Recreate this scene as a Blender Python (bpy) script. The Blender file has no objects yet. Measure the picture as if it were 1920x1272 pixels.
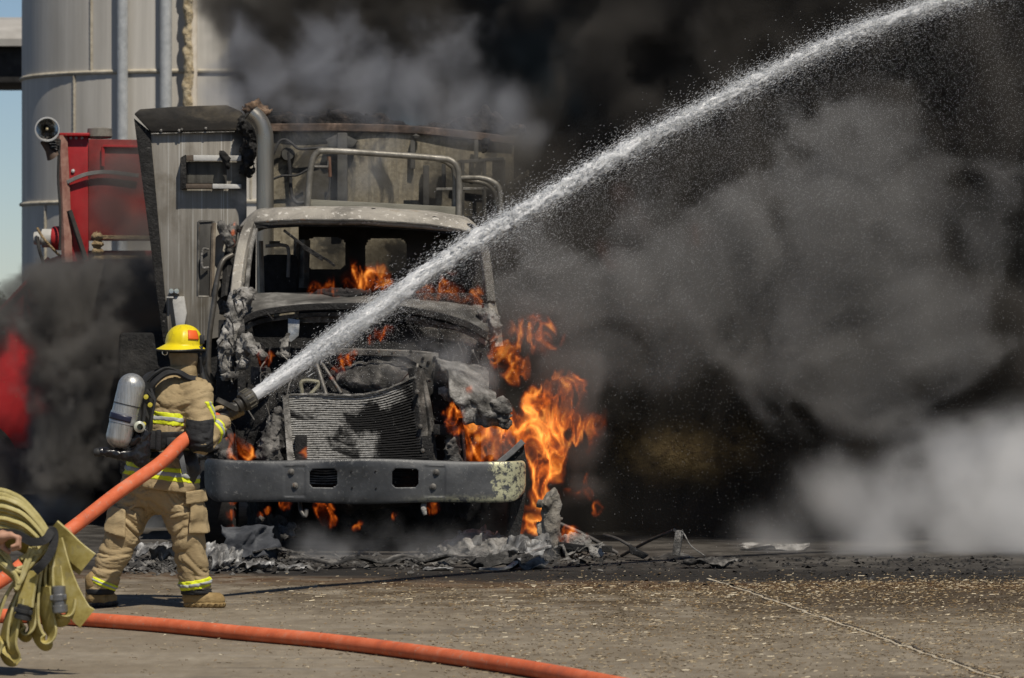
import bpy, bmesh, math, random, time
import numpy as np
from mathutils import Vector, Matrix
T0 = time.time()
scene = bpy.context.scene
COL = scene.collection
# ---------------------------------------------------------------- camera
FPX, EYE, HORY = 8000.0, 1.96, 555.0      # focal length in photo pixels, eye height, horizon row
cam_data = bpy.data.cameras.new('camera')
cam = bpy.data.objects.new('camera', cam_data)
COL.objects.link(cam)
cam.location = (0, 0, EYE)
cam.rotation_euler = (math.pi / 2, 0, 0)
cam_data.sensor_width = 36
cam_data.lens = 36 * FPX / 1920
cam_data.shift_y = -(636 - HORY) / 1920
cam_data.clip_end = 3000
cam_data.dof.use_dof = True
cam_data.dof.focus_distance = 29.5
cam_data.dof.aperture_fstop = 5.0
scene.camera = cam
# ---------------------------------------------------------------- sky and sun
SUN_EL = math.radians(57)
SUN_DIR = Vector((0.42 * math.cos(SUN_EL), -0.9075 * math.cos(SUN_EL), math.sin(SUN_EL)))
world = bpy.data.worlds.new('World')
scene.world = world
world.use_nodes = True
wn = world.node_tree
bg = wn.nodes['Background']
sky = wn.nodes.new('ShaderNodeTexSky')
sky.sky_type = 'NISHITA'
sky.sun_disc = False
sky.sun_elevation = SUN_EL
sky.sun_rotation = math.atan2(SUN_DIR.x, SUN_DIR.y)
sky.air_density = 0.8
sky.altitude = 2000
sky.dust_density = 0.5
sky.ozone_density = 2.0
wn.links.new(sky.outputs[0], bg.inputs[0])
bg.inputs[1].default_value = 0.066
sun_data = bpy.data.lights.new('sun', 'SUN')
sun_data.energy = 4.2
sun_data.angle = math.radians(0.5)
sun_data.color = (1.0, 0.93, 0.82)
sun = bpy.data.objects.new('sun', sun_data)
COL.objects.link(sun)
sun.location = (10, -10, 30)
sun.rotation_euler = SUN_DIR.to_track_quat('Z', 'Y').to_euler()
vs = scene.view_settings
vs.view_transform = 'Standard'
vs.look = 'None'
vs.exposure = 0.0
vs.gamma = 1.0
scene.render.engine = 'CYCLES'
cy = scene.cycles
cy.use_denoising = True
cy.max_bounces = 8
cy.diffuse_bounces = 3
cy.glossy_bounces = 3
cy.transmission_bounces = 4
cy.transparent_max_bounces = 8
cy.volume_bounces = 4
cy.volume_step_rate = 3.0
cy.volume_max_steps = 256
cy.caustics_reflective = False
cy.caustics_refractive = False
cy.sample_clamp_indirect = 4.0
# ---------------------------------------------------------------- helpers
def W(px, py, Y):
    """a point of the place at depth Y (metres from the camera plane)"""
    return Vector(((px - 960) * Y / FPX, Y, EYE - (py - HORY) * Y / FPX))
def gy(py):
    return FPX * EYE / (py - HORY)
ORG = {}
def tag(o, label=None, cat=None, group=None, kind=None):
    if label: o['label'] = label
    if cat: o['category'] = cat
    if group: o['group'] = group
    if kind: o['kind'] = kind
    return o
def thing(name, loc, label, cat, group=None, kind=None):
    o = bpy.data.objects.new(name, None)
    o.empty_display_size = 0.2
    COL.objects.link(o)
    o.location = loc
    ORG[o] = Vector(loc)
    return tag(o, label, cat, group, kind)
def obj(name, geo, mat=None, parent=None, smooth=True, label=None, cat=None, kind=None, group=None):
    """geo = (verts, faces) in place coordinates; linked as ONE mesh object"""
    v, f = geo
    me = bpy.data.meshes.new(name)
    v = np.asarray(v, dtype=np.float64).reshape(-1, 3)
    if parent is not None:
        org = np.array(ORG[parent])
    else:
        org = np.array([(v[:, 0].min() + v[:, 0].max()) / 2, (v[:, 1].min() + v[:, 1].max()) / 2, v[:, 2].min()])
    v = v - org
    if isinstance(f, np.ndarray):
        k = f.shape[1]
        me.vertices.add(len(v)); me.vertices.foreach_set('co', v.astype(np.float32).ravel())
        me.loops.add(f.size); me.loops.foreach_set('vertex_index', f.astype(np.int32).ravel())
        me.polygons.add(len(f)); me.polygons.foreach_set('loop_start', np.arange(len(f), dtype=np.int32) * k)
        me.update(calc_edges=True)
    else:
        me.from_pydata([tuple(p) for p in v], [], [tuple(q) for q in f])
    me.validate()
    if smooth:
        me.polygons.foreach_set('use_smooth', np.ones(len(me.polygons), dtype=bool))
        if smooth != 'all':
            try: me.set_sharp_from_angle(angle=math.radians(38))
            except Exception: pass
    if mat: me.materials.append(mat)
    o = bpy.data.objects.new(name, me)
    COL.objects.link(o)
    if parent is not None:
        o.parent = parent
        ORG[o] = ORG[parent]
    else:
        o.location = org
        ORG[o] = Vector(org)
    return tag(o, label, cat, group, kind)
def join(*geos):
    V, Fc, n = [], [], 0
    for v, f in geos:
        v = [tuple(p) for p in v]
        V += v
        Fc += [tuple(int(i) + n for i in q) for q in f]
        n += len(v)
    return V, Fc
def bm_geo(bm):
    bm.verts.index_update()
    g = ([tuple(v.co) for v in bm.verts], [tuple(v.index for v in f.verts) for f in bm.faces])
    bm.free()
    return g
def box(c, s, bevel=0.01, rot=None, seg=2):
    bm = bmesh.new()
    bmesh.ops.create_cube(bm, size=1)
    for v in bm.verts: v.co = Vector((v.co.x * s[0], v.co.y * s[1], v.co.z * s[2]))
    if bevel: bmesh.ops.bevel(bm, geom=bm.edges[:], offset=min(bevel, min(s) * .45), segments=seg, profile=.5, affect='EDGES')
    M = Matrix.Translation(c) @ (rot.to_4x4() if rot is not None else Matrix())
    bmesh.ops.transform(bm, matrix=M, verts=bm.verts)
    return bm_geo(bm)
def prism(poly, depth, bevel=0.0):
    """poly: coplanar points (Vectors); extruded by the vector depth"""
    bm = bmesh.new()
    vs_ = [bm.verts.new(p) for p in poly]
    f = bm.faces.new(vs_)
    r = bmesh.ops.extrude_face_region(bm, geom=[f])
    bmesh.ops.translate(bm, vec=depth, verts=[e for e in r['geom'] if isinstance(e, bmesh.types.BMVert)])
    bmesh.ops.recalc_face_normals(bm, faces=bm.faces[:])
    if bevel: bmesh.ops.bevel(bm, geom=bm.edges[:], offset=bevel, segments=2, profile=.5, affect='EDGES')
    bmesh.ops.triangulate(bm, faces=[f for f in bm.faces if len(f.verts) > 4])
    return bm_geo(bm)
def resample(pts, n):
    """Catmull-Rom through pts, n samples"""
    P = [Vector(p) for p in pts]
    if len(P) == 2: return [P[0].lerp(P[1], i / (n - 1)) for i in range(n)]
    P = [2 * P[0] - P[1]] + P + [2 * P[-1] - P[-2]]
    out = []
    m = len(P) - 3
    for i in range(n):
        t = i / (n - 1) * m
        k = min(int(t), m - 1); t -= k
        a, b, c, d = P[k:k + 4]
        out.append(0.5 * ((2 * b) + (c - a) * t + (2 * a - 5 * b + 4 * c - d) * t * t + (3 * b - a - 3 * c + d) * t ** 3))
    return out
def frames(pts):
    T = []
    for i in range(len(pts)):
        T.append((pts[min(i + 1, len(pts) - 1)] - pts[max(i - 1, 0)]).normalized())
    n = T[0].orthogonal().normalized()
    if abs(T[0].z) < .9: n = (Vector((0, 0, 1)) - T[0] * T[0].z).normalized()
    out = []
    for t in T:
        n = (n - t * n.dot(t)).normalized()
        out.append((t, n, t.cross(n)))
    return out
def sweep(pts, sect, closed=True, cap=True):
    """sect(i) -> list of (a,b) offsets along the frame's two normals"""
    V, Fc = [], []
    fr = frames(pts)
    k = None
    for i, (p, (t, n, b)) in enumerate(zip(pts, fr)):
        s = sect(i)
        k = len(s)
        V += [p + n * a + b * c for a, c in s]
    m = k if closed else k - 1
    for i in range(len(pts) - 1):
        for j in range(m):
            a = i * k + j; b = i * k + (j + 1) % k
            Fc.append((a, b, b + k, a + k))
    if cap and closed:
        Fc.append(tuple(range(k))[::-1]); Fc.append(tuple((len(pts) - 1) * k + j for j in range(k)))
    return V, Fc
def tube(pts, r, n=12, smooth=0, cap=True):
    if smooth: pts = resample(pts, smooth)
    pts = [Vector(p) for p in pts]
    N = len(pts)
    rr = (lambda i: r) if not hasattr(r, '__len__') else (lambda i: float(np.interp(i / (N - 1), np.linspace(0, 1, len(r)), r)))
    return sweep(pts, lambda i: [(rr(i) * math.cos(2 * math.pi * j / n), rr(i) * math.sin(2 * math.pi * j / n)) for j in range(n)], cap=cap)
def bar(pts, w, h, smooth=0):
    if smooth: pts = resample(pts, smooth)
    pts = [Vector(p) for p in pts]
    c = min(w, h) * .12
    s = [(h / 2 - c, w / 2), (h / 2, w / 2 - c), (h / 2, -w / 2 + c), (h / 2 - c, -w / 2), (-h / 2 + c, -w / 2), (-h / 2, -w / 2 + c), (-h / 2, w / 2 - c), (-h / 2 + c, w / 2)]
    return sweep(pts, lambda i: s[::-1])
def lathe(prof, origin, axis=(0, 0, 1), n=32):
    """prof: list of (radius, height) along the axis"""
    ax = Vector(axis).normalized()
    u = ax.orthogonal().normalized(); w = ax.cross(u)
    o = Vector(origin)
    V, Fc = [], []
    for r, h in prof:
        V += [o + ax * h + (u * math.cos(2 * math.pi * j / n) + w * math.sin(2 * math.pi * j / n)) * max(r, 1e-5) for j in range(n)]
    for i in range(len(prof) - 1):
        for j in range(n):
            a = i * n + j; b = i * n + (j + 1) % n
            Fc.append((a, b, b + n, a + n))
    return V, Fc
def grid(fn, nu, nv):
    """fn(u,v) -> point"""
    V = [fn(i / (nu - 1), j / (nv - 1)) for i in range(nu) for j in range(nv)]
    Fc = [(i * nv + j, (i + 1) * nv + j, (i + 1) * nv + j + 1, i * nv + j + 1) for i in range(nu - 1) for j in range(nv - 1)]
    return V, Fc
def solid(o, t, off=0):
    m = o.modifiers.new('thickness', 'SOLIDIFY'); m.thickness = t; m.offset = off
    return o
# ---- noise on numpy arrays
_G = np.random.default_rng(7)
_PERM = _G.permutation(4096).astype(np.int32)
_GRAD = _G.normal(size=(4096, 3)).astype(np.float32)
_GRAD /= np.linalg.norm(_GRAD, axis=1, keepdims=True)
from concurrent.futures import ThreadPoolExecutor
_POOL = ThreadPoolExecutor(4)
def _perlin_chunk(q, seed):
    i = np.floor(q).astype(np.int32); f = q - i
    u = f * f * f * (f * (f * 6 - 15) + 10)
    res = 0
    hx = [_PERM[(i[:, 0] + a + seed * 131) & 4095] for a in (0, 1)]
    for a in (0, 1):
        for b in (0, 1):
            hy = _PERM[(hx[a] + i[:, 1] + b) & 4095]
            for c in (0, 1):
                g = _GRAD[_PERM[(hy + i[:, 2] + c) & 4095]]
                d = g[:, 0] * (f[:, 0] - a) + g[:, 1] * (f[:, 1] - b) + g[:, 2] * (f[:, 2] - c)
                w = (u[:, 0] if a else 1 - u[:, 0]) * (u[:, 1] if b else 1 - u[:, 1]) * (u[:, 2] if c else 1 - u[:, 2])
                res = res + d * w
    return res
def perlin(p, seed=0):
    p = np.asarray(p, dtype=np.float32)
    sh = p.shape[:-1]
    p = p.reshape(-1, 3)
    if len(p) < 20000: return (_perlin_chunk(p, seed) * 1.5).reshape(sh)
    r = list(_POOL.map(lambda k: _perlin_chunk(p[k:k + 32768], seed), range(0, len(p), 32768)))
    return np.concatenate(r).reshape(sh) * 1.5
def fbm(p, octv=4, seed=0, gain=.5, lac=2.03):
    p = np.asarray(p, dtype=np.float32)
    r, a, t = 0, 1.0, 0
    for k in range(octv):
        r = r + a * perlin(p, seed + k); t += a
        p = p * lac + 3.7; a *= gain
    return r / t
from mathutils import noise as _mn
def fbm1(x, y, z, octv=3, seed=0):
    return _mn.fractal(Vector((x + seed * 7.31, y - seed * 3.17, z + seed * 1.7)), 1.0, 2.03, octv) * .62
def sstep(a, b, x):
    t = np.clip((x - a) / (b - a), 0, 1)
    return t * t * (3 - 2 * t)
# ---- signed distance shapes
def seg_d(p, a, b, ra, rb, sc=(1, 1, 1)):
    s = np.array(sc, dtype=np.float32)
    a = np.array(a, np.float32) * s; b = np.array(b, np.float32) * s; p = p * s
    ab = b - a
    t = np.clip(((p - a) @ ab) / (ab @ ab + 1e-9), 0, 1)
    return np.linalg.norm(p - a - t[..., None] * ab, axis=-1) - (ra + (rb - ra) * t)
def ell_d(p, c, r):
    q = (p - np.array(c, np.float32)) / np.array(r, np.float32)
    k = np.linalg.norm(q, axis=-1)
    return (k - 1) * min(r)
def smin(a, b, k):
    h = np.clip(.5 + .5 * (b - a) / k, 0, 1)
    return b + (a - b) * h - k * h * (1 - h)
def surfnet(fn, lo, hi, h):
    lo = np.array(lo, float); hi = np.array(hi, float)
    n = np.ceil((hi - lo) / h).astype(int) + 1
    g = np.stack(np.meshgrid(*[(lo[i] + np.arange(n[i]) * h).astype(np.float32) for i in range(3)], indexing='ij'), -1)
    d = np.asarray(fn(g), dtype=np.float32).copy()
    for ax in range(3):
        sl = [slice(None)] * 3
        for e in (0, -1):
            sl[ax] = e; d[tuple(sl)] = np.maximum(d[tuple(sl)], h * .5)
    ins = d < 0
    m = n - 1
    cnt = np.zeros(m, np.float32); acc = np.zeros(tuple(m) + (3,), np.float32)
    cs = [(a, b, c) for a in (0, 1) for b in (0, 1) for c in (0, 1)]
    def V(c): return tuple(slice(c[k], c[k] + m[k]) for k in range(3))
    for c in cs:
        for ax in range(3):
            if c[ax]: continue
            e = list(c); e[ax] = 1
            d0, d1 = d[V(c)], d[V(e)]
            x = ins[V(c)] != ins[V(e)]
            t = np.where(x, d0 / np.where(x, d0 - d1, 1), 0)
            cnt += x
            for k in range(3):
                acc[..., k] += np.where(x, c[k] + (t if k == ax else 0), 0)
    mix = cnt > 0
    idx = np.full(tuple(m), -1, np.int64); idx[mix] = np.arange(mix.sum())
    ci = np.argwhere(mix)
    verts = lo + (ci + acc[mix] / cnt[mix][:, None]) * h
    faces = []
    for ax in range(3):
        o1, o2 = [(1, 2), (2, 0), (0, 1)][ax]
        sl0 = [slice(1, m[k]) for k in range(3)]; sl0[ax] = slice(0, m[ax])
        sl1 = list(sl0); sl1[ax] = slice(1, m[ax] + 1)
        a, b = ins[tuple(sl0)], ins[tuple(sl1)]
        for sgn, sel in ((1, a & ~b), (0, ~a & b)):
            q = np.argwhere(sel)
            if not len(q): continue
            base = q.copy()
            for k in range(3):
                if k != ax: base[:, k] += 1
            def at(d1, d2):
                z = base.copy(); z[:, o1] += d1; z[:, o2] += d2
                return idx[z[:, 0], z[:, 1], z[:, 2]]
            quad = [at(-1, -1), at(0, -1), at(0, 0), at(-1, 0)]
            if not sgn: quad = quad[::-1]
            faces.append(np.stack(quad, 1))
    return verts, np.concatenate(faces)
# ---- materials
def nodes(name):
    m = bpy.data.materials.new(name); m.use_nodes = True
    nt = m.node_tree
    return m, nt, nt.nodes, nt.links, nt.nodes['Principled BSDF']
def ramp_node(nt, stops, inp):
    r = nt.nodes.new('ShaderNodeValToRGB')
    el = r.color_ramp.elements
    while len(el) < len(stops): el.new(.5)
    for e, (p, c) in zip(el, stops):
        e.position = p; e.color = (c[0], c[1], c[2], 1)
    nt.links.new(inp, r.inputs[0])
    return r.outputs[0]
def noise_node(nt, vec, scale, detail=6, rough=.6, dist=0.0):
    n = nt.nodes.new('ShaderNodeTexNoise')
    n.inputs['Scale'].default_value = scale; n.inputs['Detail'].default_value = detail
    n.inputs['Roughness'].default_value = rough; n.inputs['Distortion'].default_value = dist
    nt.links.new(vec, n.inputs['Vector'])
    return n.outputs['Fac']
def mixc(nt, fac, a, b, mode='MIX'):
    m = nt.nodes.new('ShaderNodeMix'); m.data_type = 'RGBA'; m.blend_type = mode
    for s, v in ((m.inputs[0], fac), (m.inputs[6], a), (m.inputs[7], b)):
        if isinstance(v, (int, float)): s.default_value = v
        elif isinstance(v, tuple): s.default_value = (v[0], v[1], v[2], 1)
        else: nt.links.new(v, s)
    return m.outputs[2]
def mathn(nt, op, a, b=0.0, c=None, clamp=False):
    m = nt.nodes.new('ShaderNodeMath'); m.operation = op; m.use_clamp = clamp
    for s, v in zip(m.inputs, (a, b, c)):
        if v is None: continue
        if isinstance(v, (int, float)): s.default_value = v
        else: nt.links.new(v, s)
    return m.outputs[0]
def rangen(nt, v, a, b, lo=0.0, hi=1.0):
    m = nt.nodes.new('ShaderNodeMapRange'); m.interpolation_type = 'SMOOTHSTEP'
    nt.links.new(v, m.inputs[0])
    for i, x in enumerate((a, b, lo, hi)): m.inputs[i + 1].default_value = x
    return m.outputs[0]
def coord(nt, scale=(1, 1, 1)):
    tc = nt.nodes.new('ShaderNodeTexCoord')
    mp = nt.nodes.new('ShaderNodeMapping'); mp.inputs['Scale'].default_value = scale
    nt.links.new(tc.outputs['Object'], mp.inputs['Vector'])
    return mp.outputs[0]
def bump(nt, b, h, strength=.4, dist=.01):
    n = nt.nodes.new('ShaderNodeBump'); n.inputs['Strength'].default_value = strength; n.inputs['Distance'].default_value = dist
    nt.links.new(h, n.inputs['Height']); nt.links.new(n.outputs[0], b.inputs['Normal'])
def surf(name, stops, scale=3.0, rough=.7, metal=0.0, stretch=(1, 1, 1), detail=8, dist=.3, speck=None, bmp=.4, bscale=40, bdist=.006, spec=.4):
    """mottled surface: noise -> colour stops, optional fine specks, bump"""
    m, nt, N, L, B = nodes(name)
    v = coord(nt, stretch)
    n = noise_node(nt, v, scale, detail, .62, dist)
    c = ramp_node(nt, stops, n)
    if speck:
        col, ss, th, amt = speck
        k = noise_node(nt, coord(nt), ss, 3, .6)
        c = mixc(nt, rangen(nt, k, th, th + .06, 0, amt), c, col)
    L.new(c, B.inputs['Base Color'])
    B.inputs['Metallic'].default_value = metal
    B.inputs['Specular IOR Level'].default_value = spec
    rn = noise_node(nt, v, scale * 2.3, 4)
    L.new(rangen(nt, rn, .3, .7, max(0, rough - .12), min(1, rough + .12)), B.inputs['Roughness'])
    if bmp:
        bump(nt, B, noise_node(nt, coord(nt), bscale, 6, .65), bmp, bdist)
    return m
# ================================================================ the setting
def ground_material():
    m, nt, N, L, B = nodes('concrete_yard')
    g = N.new('ShaderNodeNewGeometry')
    P = g.outputs['Position']
    sep = N.new('ShaderNodeSeparateXYZ'); L.new(P, sep.inputs[0])
    X, Y = sep.outputs[0], sep.outputs[1]
    def mp(s):
        q = N.new('ShaderNodeMapping'); q.inputs['Scale'].default_value = s; L.new(P, q.inputs['Vector']); return q.outputs[0]
    big = noise_node(nt, P, .55, 6, .6, .4)
    fine = noise_node(nt, mp((1, .45, 1)), 9, 8, .7)
    grit = noise_node(nt, P, 160, 3, .7)
    base = ramp_node(nt, [(.3, (.235, .195, .14)), (.5, (.305, .258, .19)), (.7, (.39, .335, .255))], fine)
    base = mixc(nt, rangen(nt, big, .38, .66, 0, .55), base, (.19, .15, .098))
    # streaks dragged along by tyres and water
    drag = noise_node(nt, mp((.35, 3.2, 1)), 2.2, 6, .6, .8)
    base = mixc(nt, rangen(nt, drag, .52, .68, 0, .4), base, (.32, .29, .25))
    damp = noise_node(nt, mp((.6, 1.6, 1)), .8, 7, .62, 1.2)
    base = mixc(nt, rangen(nt, damp, .56, .66, 0, .5), base, (.12, .105, .085))
    crk = noise_node(nt, mp((1, 1, 1)), 1.3, 9, .7, .6)
    crk = mathn(nt, 'MULTIPLY', mathn(nt, 'ABSOLUTE', mathn(nt, 'SUBTRACT', crk, .5)), 1.0)
    base = mixc(nt, rangen(nt, crk, .006, .0, 0, .45), base, (.07, .06, .05))
    # chaff and brown dust, thicker to the right and close to the burnt strip
    br = mathn(nt, 'ADD', rangen(nt, X, -3.0, 2.0, 0, .6), rangen(nt, Y, 24.0, 29.0, -.2, .75))
    br = mathn(nt, 'MULTIPLY', br, rangen(nt, noise_node(nt, P, 2.4, 7, .7, .5), .33, .62))
    br = mathn(nt, 'MULTIPLY', br, 1.0, clamp=True)
    base = mixc(nt, br, base, (.085, .058, .030))
    base = mixc(nt, rangen(nt, noise_node(nt, mp((1, .35, 1)), 22, 4, .65), .60, .70, 0, .5), base, (.40, .32, .18))
    # a darker trodden patch of damp feed on the right
    dk = mathn(nt, 'MULTIPLY', rangen(nt, mathn(nt, 'ADD', X, mathn(nt, 'MULTIPLY', mathn(nt, 'SUBTRACT', big, .5), 2.5)), 1.0, 2.0), rangen(nt, mathn(nt, 'ADD', Y, mathn(nt, 'MULTIPLY', mathn(nt, 'SUBTRACT', drag, .5), 3.0)), 25.6, 27.2))
    base = mixc(nt, mathn(nt, 'MULTIPLY', dk, .8), base, (.062, .043, .025))
    # soot: an uneven front edge and everything behind it
    edge = mathn(nt, 'ADD', Y, mathn(nt, 'MULTIPLY', mathn(nt, 'SUBTRACT', noise_node(nt, mp((1, 2.2, 1)), .9, 7, .6, .3), .5), 2.0))
    edge = mathn(nt, 'ADD', edge, rangen(nt, X, -3.0, 0.2, -.9, .15))
    soot = rangen(nt, edge, 28.9, 29.75)
    sootcol = ramp_node(nt, [(.25, (.010, .009, .008)), (.5, (.026, .023, .02)), (.62, (.075, .068, .058)), (.8, (.19, .178, .16))],
                        noise_node(nt, mp((1, .6, 1)), 3.0, 9, .72, .5))
    black = mathn(nt, 'MULTIPLY', rangen(nt, edge, 29.3, 29.8), rangen(nt, edge, 30.0, 31.0, 1, 0))
    sootcol = mixc(nt, mathn(nt, 'MULTIPLY', black, .8), sootcol, (.012, .011, .01))
    # loose ash further in
    ash = mathn(nt, 'MULTIPLY', rangen(nt, edge, 30.2, 31.6, 0, .55), rangen(nt, noise_node(nt, P, 1.6, 8, .7), .4, .62))
    sootcol = mixc(nt, ash, sootcol, (.15, .138, .122))
    rust = mathn(nt, 'MULTIPLY', rangen(nt, edge, 28.3, 29.0), rangen(nt, noise_node(nt, P, 5, 6, .7), .35, .6))
    base = mixc(nt, mathn(nt, 'MULTIPLY', rust, .8), base, (.10, .045, .014))
    base = mixc(nt, soot, base, sootcol)
    base = mixc(nt, mathn(nt, 'MULTIPLY', rangen(nt, grit, .35, .65), .35), base, (.05, .042, .032), 'MIX')
    L.new(base, B.inputs['Base Color'])
    L.new(rangen(nt, fine, .3, .7, .75, .95), B.inputs['Roughness'])
    B.inputs['Specular IOR Level'].default_value = .25
    hgt = mathn(nt, 'ADD', mathn(nt, 'MULTIPLY', fine, .6), mathn(nt, 'MULTIPLY', grit, .5))
    bump(nt, B, hgt, .55, .012)
    return m
obj('ground', ([(-1500, -300, 0), (1500, -300, 0), (1500, 2700, 0), (-1500, 2700, 0)], [(0, 1, 2, 3)]), ground_material(), smooth=False, kind='structure')

straw_mat = surf('straw', [(.3, (.19, .14, .08)), (.5, (.33, .26, .16)), (.7, (.56, .48, .35))], 14, .85, bmp=.2)
# the joint between two slabs: a shallow ridge of packed chaff over the groove
rj = random.Random(3)
a, b = W(1330, 1086, gy(1086)), W(1960, 1305, gy(1305))
jp = [a.lerp(b, i / 60) + Vector((rj.uniform(-.016, .016), 0, rj.choice([.005, .004, .003]))) for i in range(61)]
wj = [rj.uniform(.45, 1.0) for _ in jp]
joint = obj('slab_joint', sweep(jp, lambda i: [(.002, -.016 * wj[i]), (.005 * wj[i], 0), (.002, .016 * wj[i]), (-.006, .016 * wj[i]), (-.006, -.016 * wj[i])]), surf('pale_dust', [(.3, (.34, .29, .21)), (.7, (.50, .44, .34))], 15, .95, bmp=.4), kind='structure')
groove_mat = surf('groove', [(.3, (.03, .025, .02)), (.7, (.08, .065, .05))], 20, .95, bmp=0)
obj('groove', sweep([p + Vector((.03, 0, 0)) for p in jp], lambda i: [(.0025, -.008), (.0025, .008), (-.003, .008), (-.003, -.008)]), groove_mat, joint)

# ---------------------------------------------------------------- silo
SILO_Y, SILO_R = 53.0, 2.2
sc_ = Vector(((375 - 960) * SILO_Y / FPX, SILO_Y, 0))
def silo_mat():
    m, nt, N, L, B = nodes('galvanised_steel')
    n = noise_node(nt, coord(nt, (3, 3, .12)), 3.0, 8, .65)
    c = ramp_node(nt, [(.3, (.43, .405, .36)), (.5, (.50, .472, .42)), (.7, (.57, .54, .485))], n)
    d = noise_node(nt, coord(nt, (1, 1, .35)), 1.1, 6, .6)
    c = mixc(nt, rangen(nt, d, .5, .7, 0, .35), c, (.34, .31, .255))
    L.new(c, B.inputs['Base Color'])
    B.inputs['Roughness'].default_value = .65
    bump(nt, B, noise_node(nt, coord(nt, (1, 1, .1)), 6, 4), .15, .02)
    return m
silo_m = silo_mat()
silo = thing('silo', sc_, 'tall round grey steel silo rising behind the burning truck', 'silo')
prof = [(SILO_R, 0), (SILO_R, 1.56), (SILO_R, 3.09), (SILO_R, 4.64), (SILO_R, 6.2), (SILO_R, 7.8), (SILO_R, 9.4), (0.4, 10.6), (0, 10.6)]
obj('shell', lathe(prof, sc_, n=96), silo_m, silo)
seam_m = surf('weld_seam', [(.3, (.30, .26, .19)), (.7, (.55, .50, .40))], 9, .8, bmp=.5, bscale=30)
for z in (1.56, 3.09, 4.64, 6.2, 7.8):
    obj('ring_seam', lathe([(SILO_R - .01, z - .035), (SILO_R + .028, z - .02), (SILO_R + .034, z), (SILO_R + .02, z + .018), (SILO_R - .01, z + .025)], sc_, n=96), seam_m, silo)
def on_silo(px, z, out=0.0):
    Y = SILO_Y
    for _ in range(6):
        x = (px - 960) * Y / FPX - sc_.x
        Y = SILO_Y - math.sqrt(max(.01, SILO_R ** 2 - x * x))
    v = Vector((x, Y - SILO_Y, 0)).normalized() * (SILO_R + out)
    return Vector((sc_.x + v.x, SILO_Y + v.y, z))
for px, z0, z1 in ((172, 4.66, 6.2), (140, 3.12, 4.62), (470, 3.12, 4.62), (86, 1.6, 3.06)):
    pts = []
    k = int((z1 - z0) / .03)
    pts = [on_silo(px, z0 + (z1 - z0) * i / k, .006 + .006 * (i % 2)) for i in range(k + 1)]
    obj('vertical_seam', tube(pts, .016, 6), seam_m, silo)
pipe_m = surf('pipe_zinc', [(.3, (.36, .37, .365)), (.5, (.45, .46, .455)), (.7, (.54, .545, .53))], 12, .5, .25, bmp=.15)
for px, r, out in ((236, .065, .03), (314, .072, .03), (543, .06, .03)):
    o = obj('downpipe', tube([on_silo(px, .1, out + r), on_silo(px, 9.2, out + r)], r, 20), pipe_m, silo)
    for z in (1.2, 2.7, 5.3, 6.8):
        obj('pipe_bracket', box(on_silo(px, z, out * .5), (.05, .16, .05), .006), pipe_m, o)
crust = surf('feed_crust', [(.3, (.26, .19, .10)), (.5, (.46, .37, .23)), (.7, (.62, .53, .37))], 16, .95, bmp=1, bscale=25, bdist=.03)
lp = on_silo(363, 0, .1)
lad = obj('crusted_pipe', tube([on_silo(363, .1, .14), on_silo(363, 9.2, .14)], .05, 16), surf('pale_pipe', [(.3, (.55, .47, .36)), (.7, (.70, .63, .52))], 9, .7), silo)
def crust_sdf(g):
    n = fbm(g * np.array([9, 9, 7], np.float32), 4, 3)
    q = g - np.array(on_silo(355, 0, .16))
    gate = np.minimum(sstep(3.3, 3.7, g[..., 2]), 1) * .05 + .012
    return np.sqrt(q[..., 0] ** 2 + q[..., 1] ** 2) - gate - n * .06
p0 = on_silo(355, 0, .16)
obj('feed_crust', surfnet(crust_sdf, (p0.x - .16, p0.y - .16, 2.6), (p0.x + .16, p0.y + .16, 6.5), .025), crust, lad)

# ---------------------------------------------------------------- overhead walkway left of the silo
wy = 60.0
wk = thing('overhead_duct', W(-150, 106, wy) - Vector((0, 0, 0)), 'wide overhead duct with pale top and dark underside left of the silo', 'duct')
duct_m = surf('duct_steel', [(.3, (.28, .265, .24)), (.7, (.42, .40, .37))], 2, .7, stretch=(1, 1, 3))
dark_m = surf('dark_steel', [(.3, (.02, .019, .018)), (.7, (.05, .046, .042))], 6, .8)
zt, zb = W(0, 57, wy).z, W(0, 155, wy).z
xa, xb = W(-900, 0, wy).x, W(70, 0, wy).x
sec = [(0, zb), (2.4, zb), (2.4, zt - .1), (2.1, zt + .16), (1.2, zt + .26), (.45, zt + .16), (.0, zt - .12)]
obj('roof', prism([Vector((xa, wy + y, max(z, zt - .22))) for y, z in sec], Vector((xb - xa, 0, 0))), duct_m, wk)
obj('girder', box(Vector(((xa + xb) / 2 + .1, wy + 1.3, (zb + zt - .22) / 2 - .002)), (xb - xa - .3, 2.1, zt - .22 - zb), .05), dark_m, wk)  # dark steel puts the shade of the underside into the colour
for px in (-760, -300):
    obj('post', box(Vector((W(px, 0, wy).x, wy + 1.2, zb / 2)), (.3, .3, zb), .02), duct_m, wk)

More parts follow.
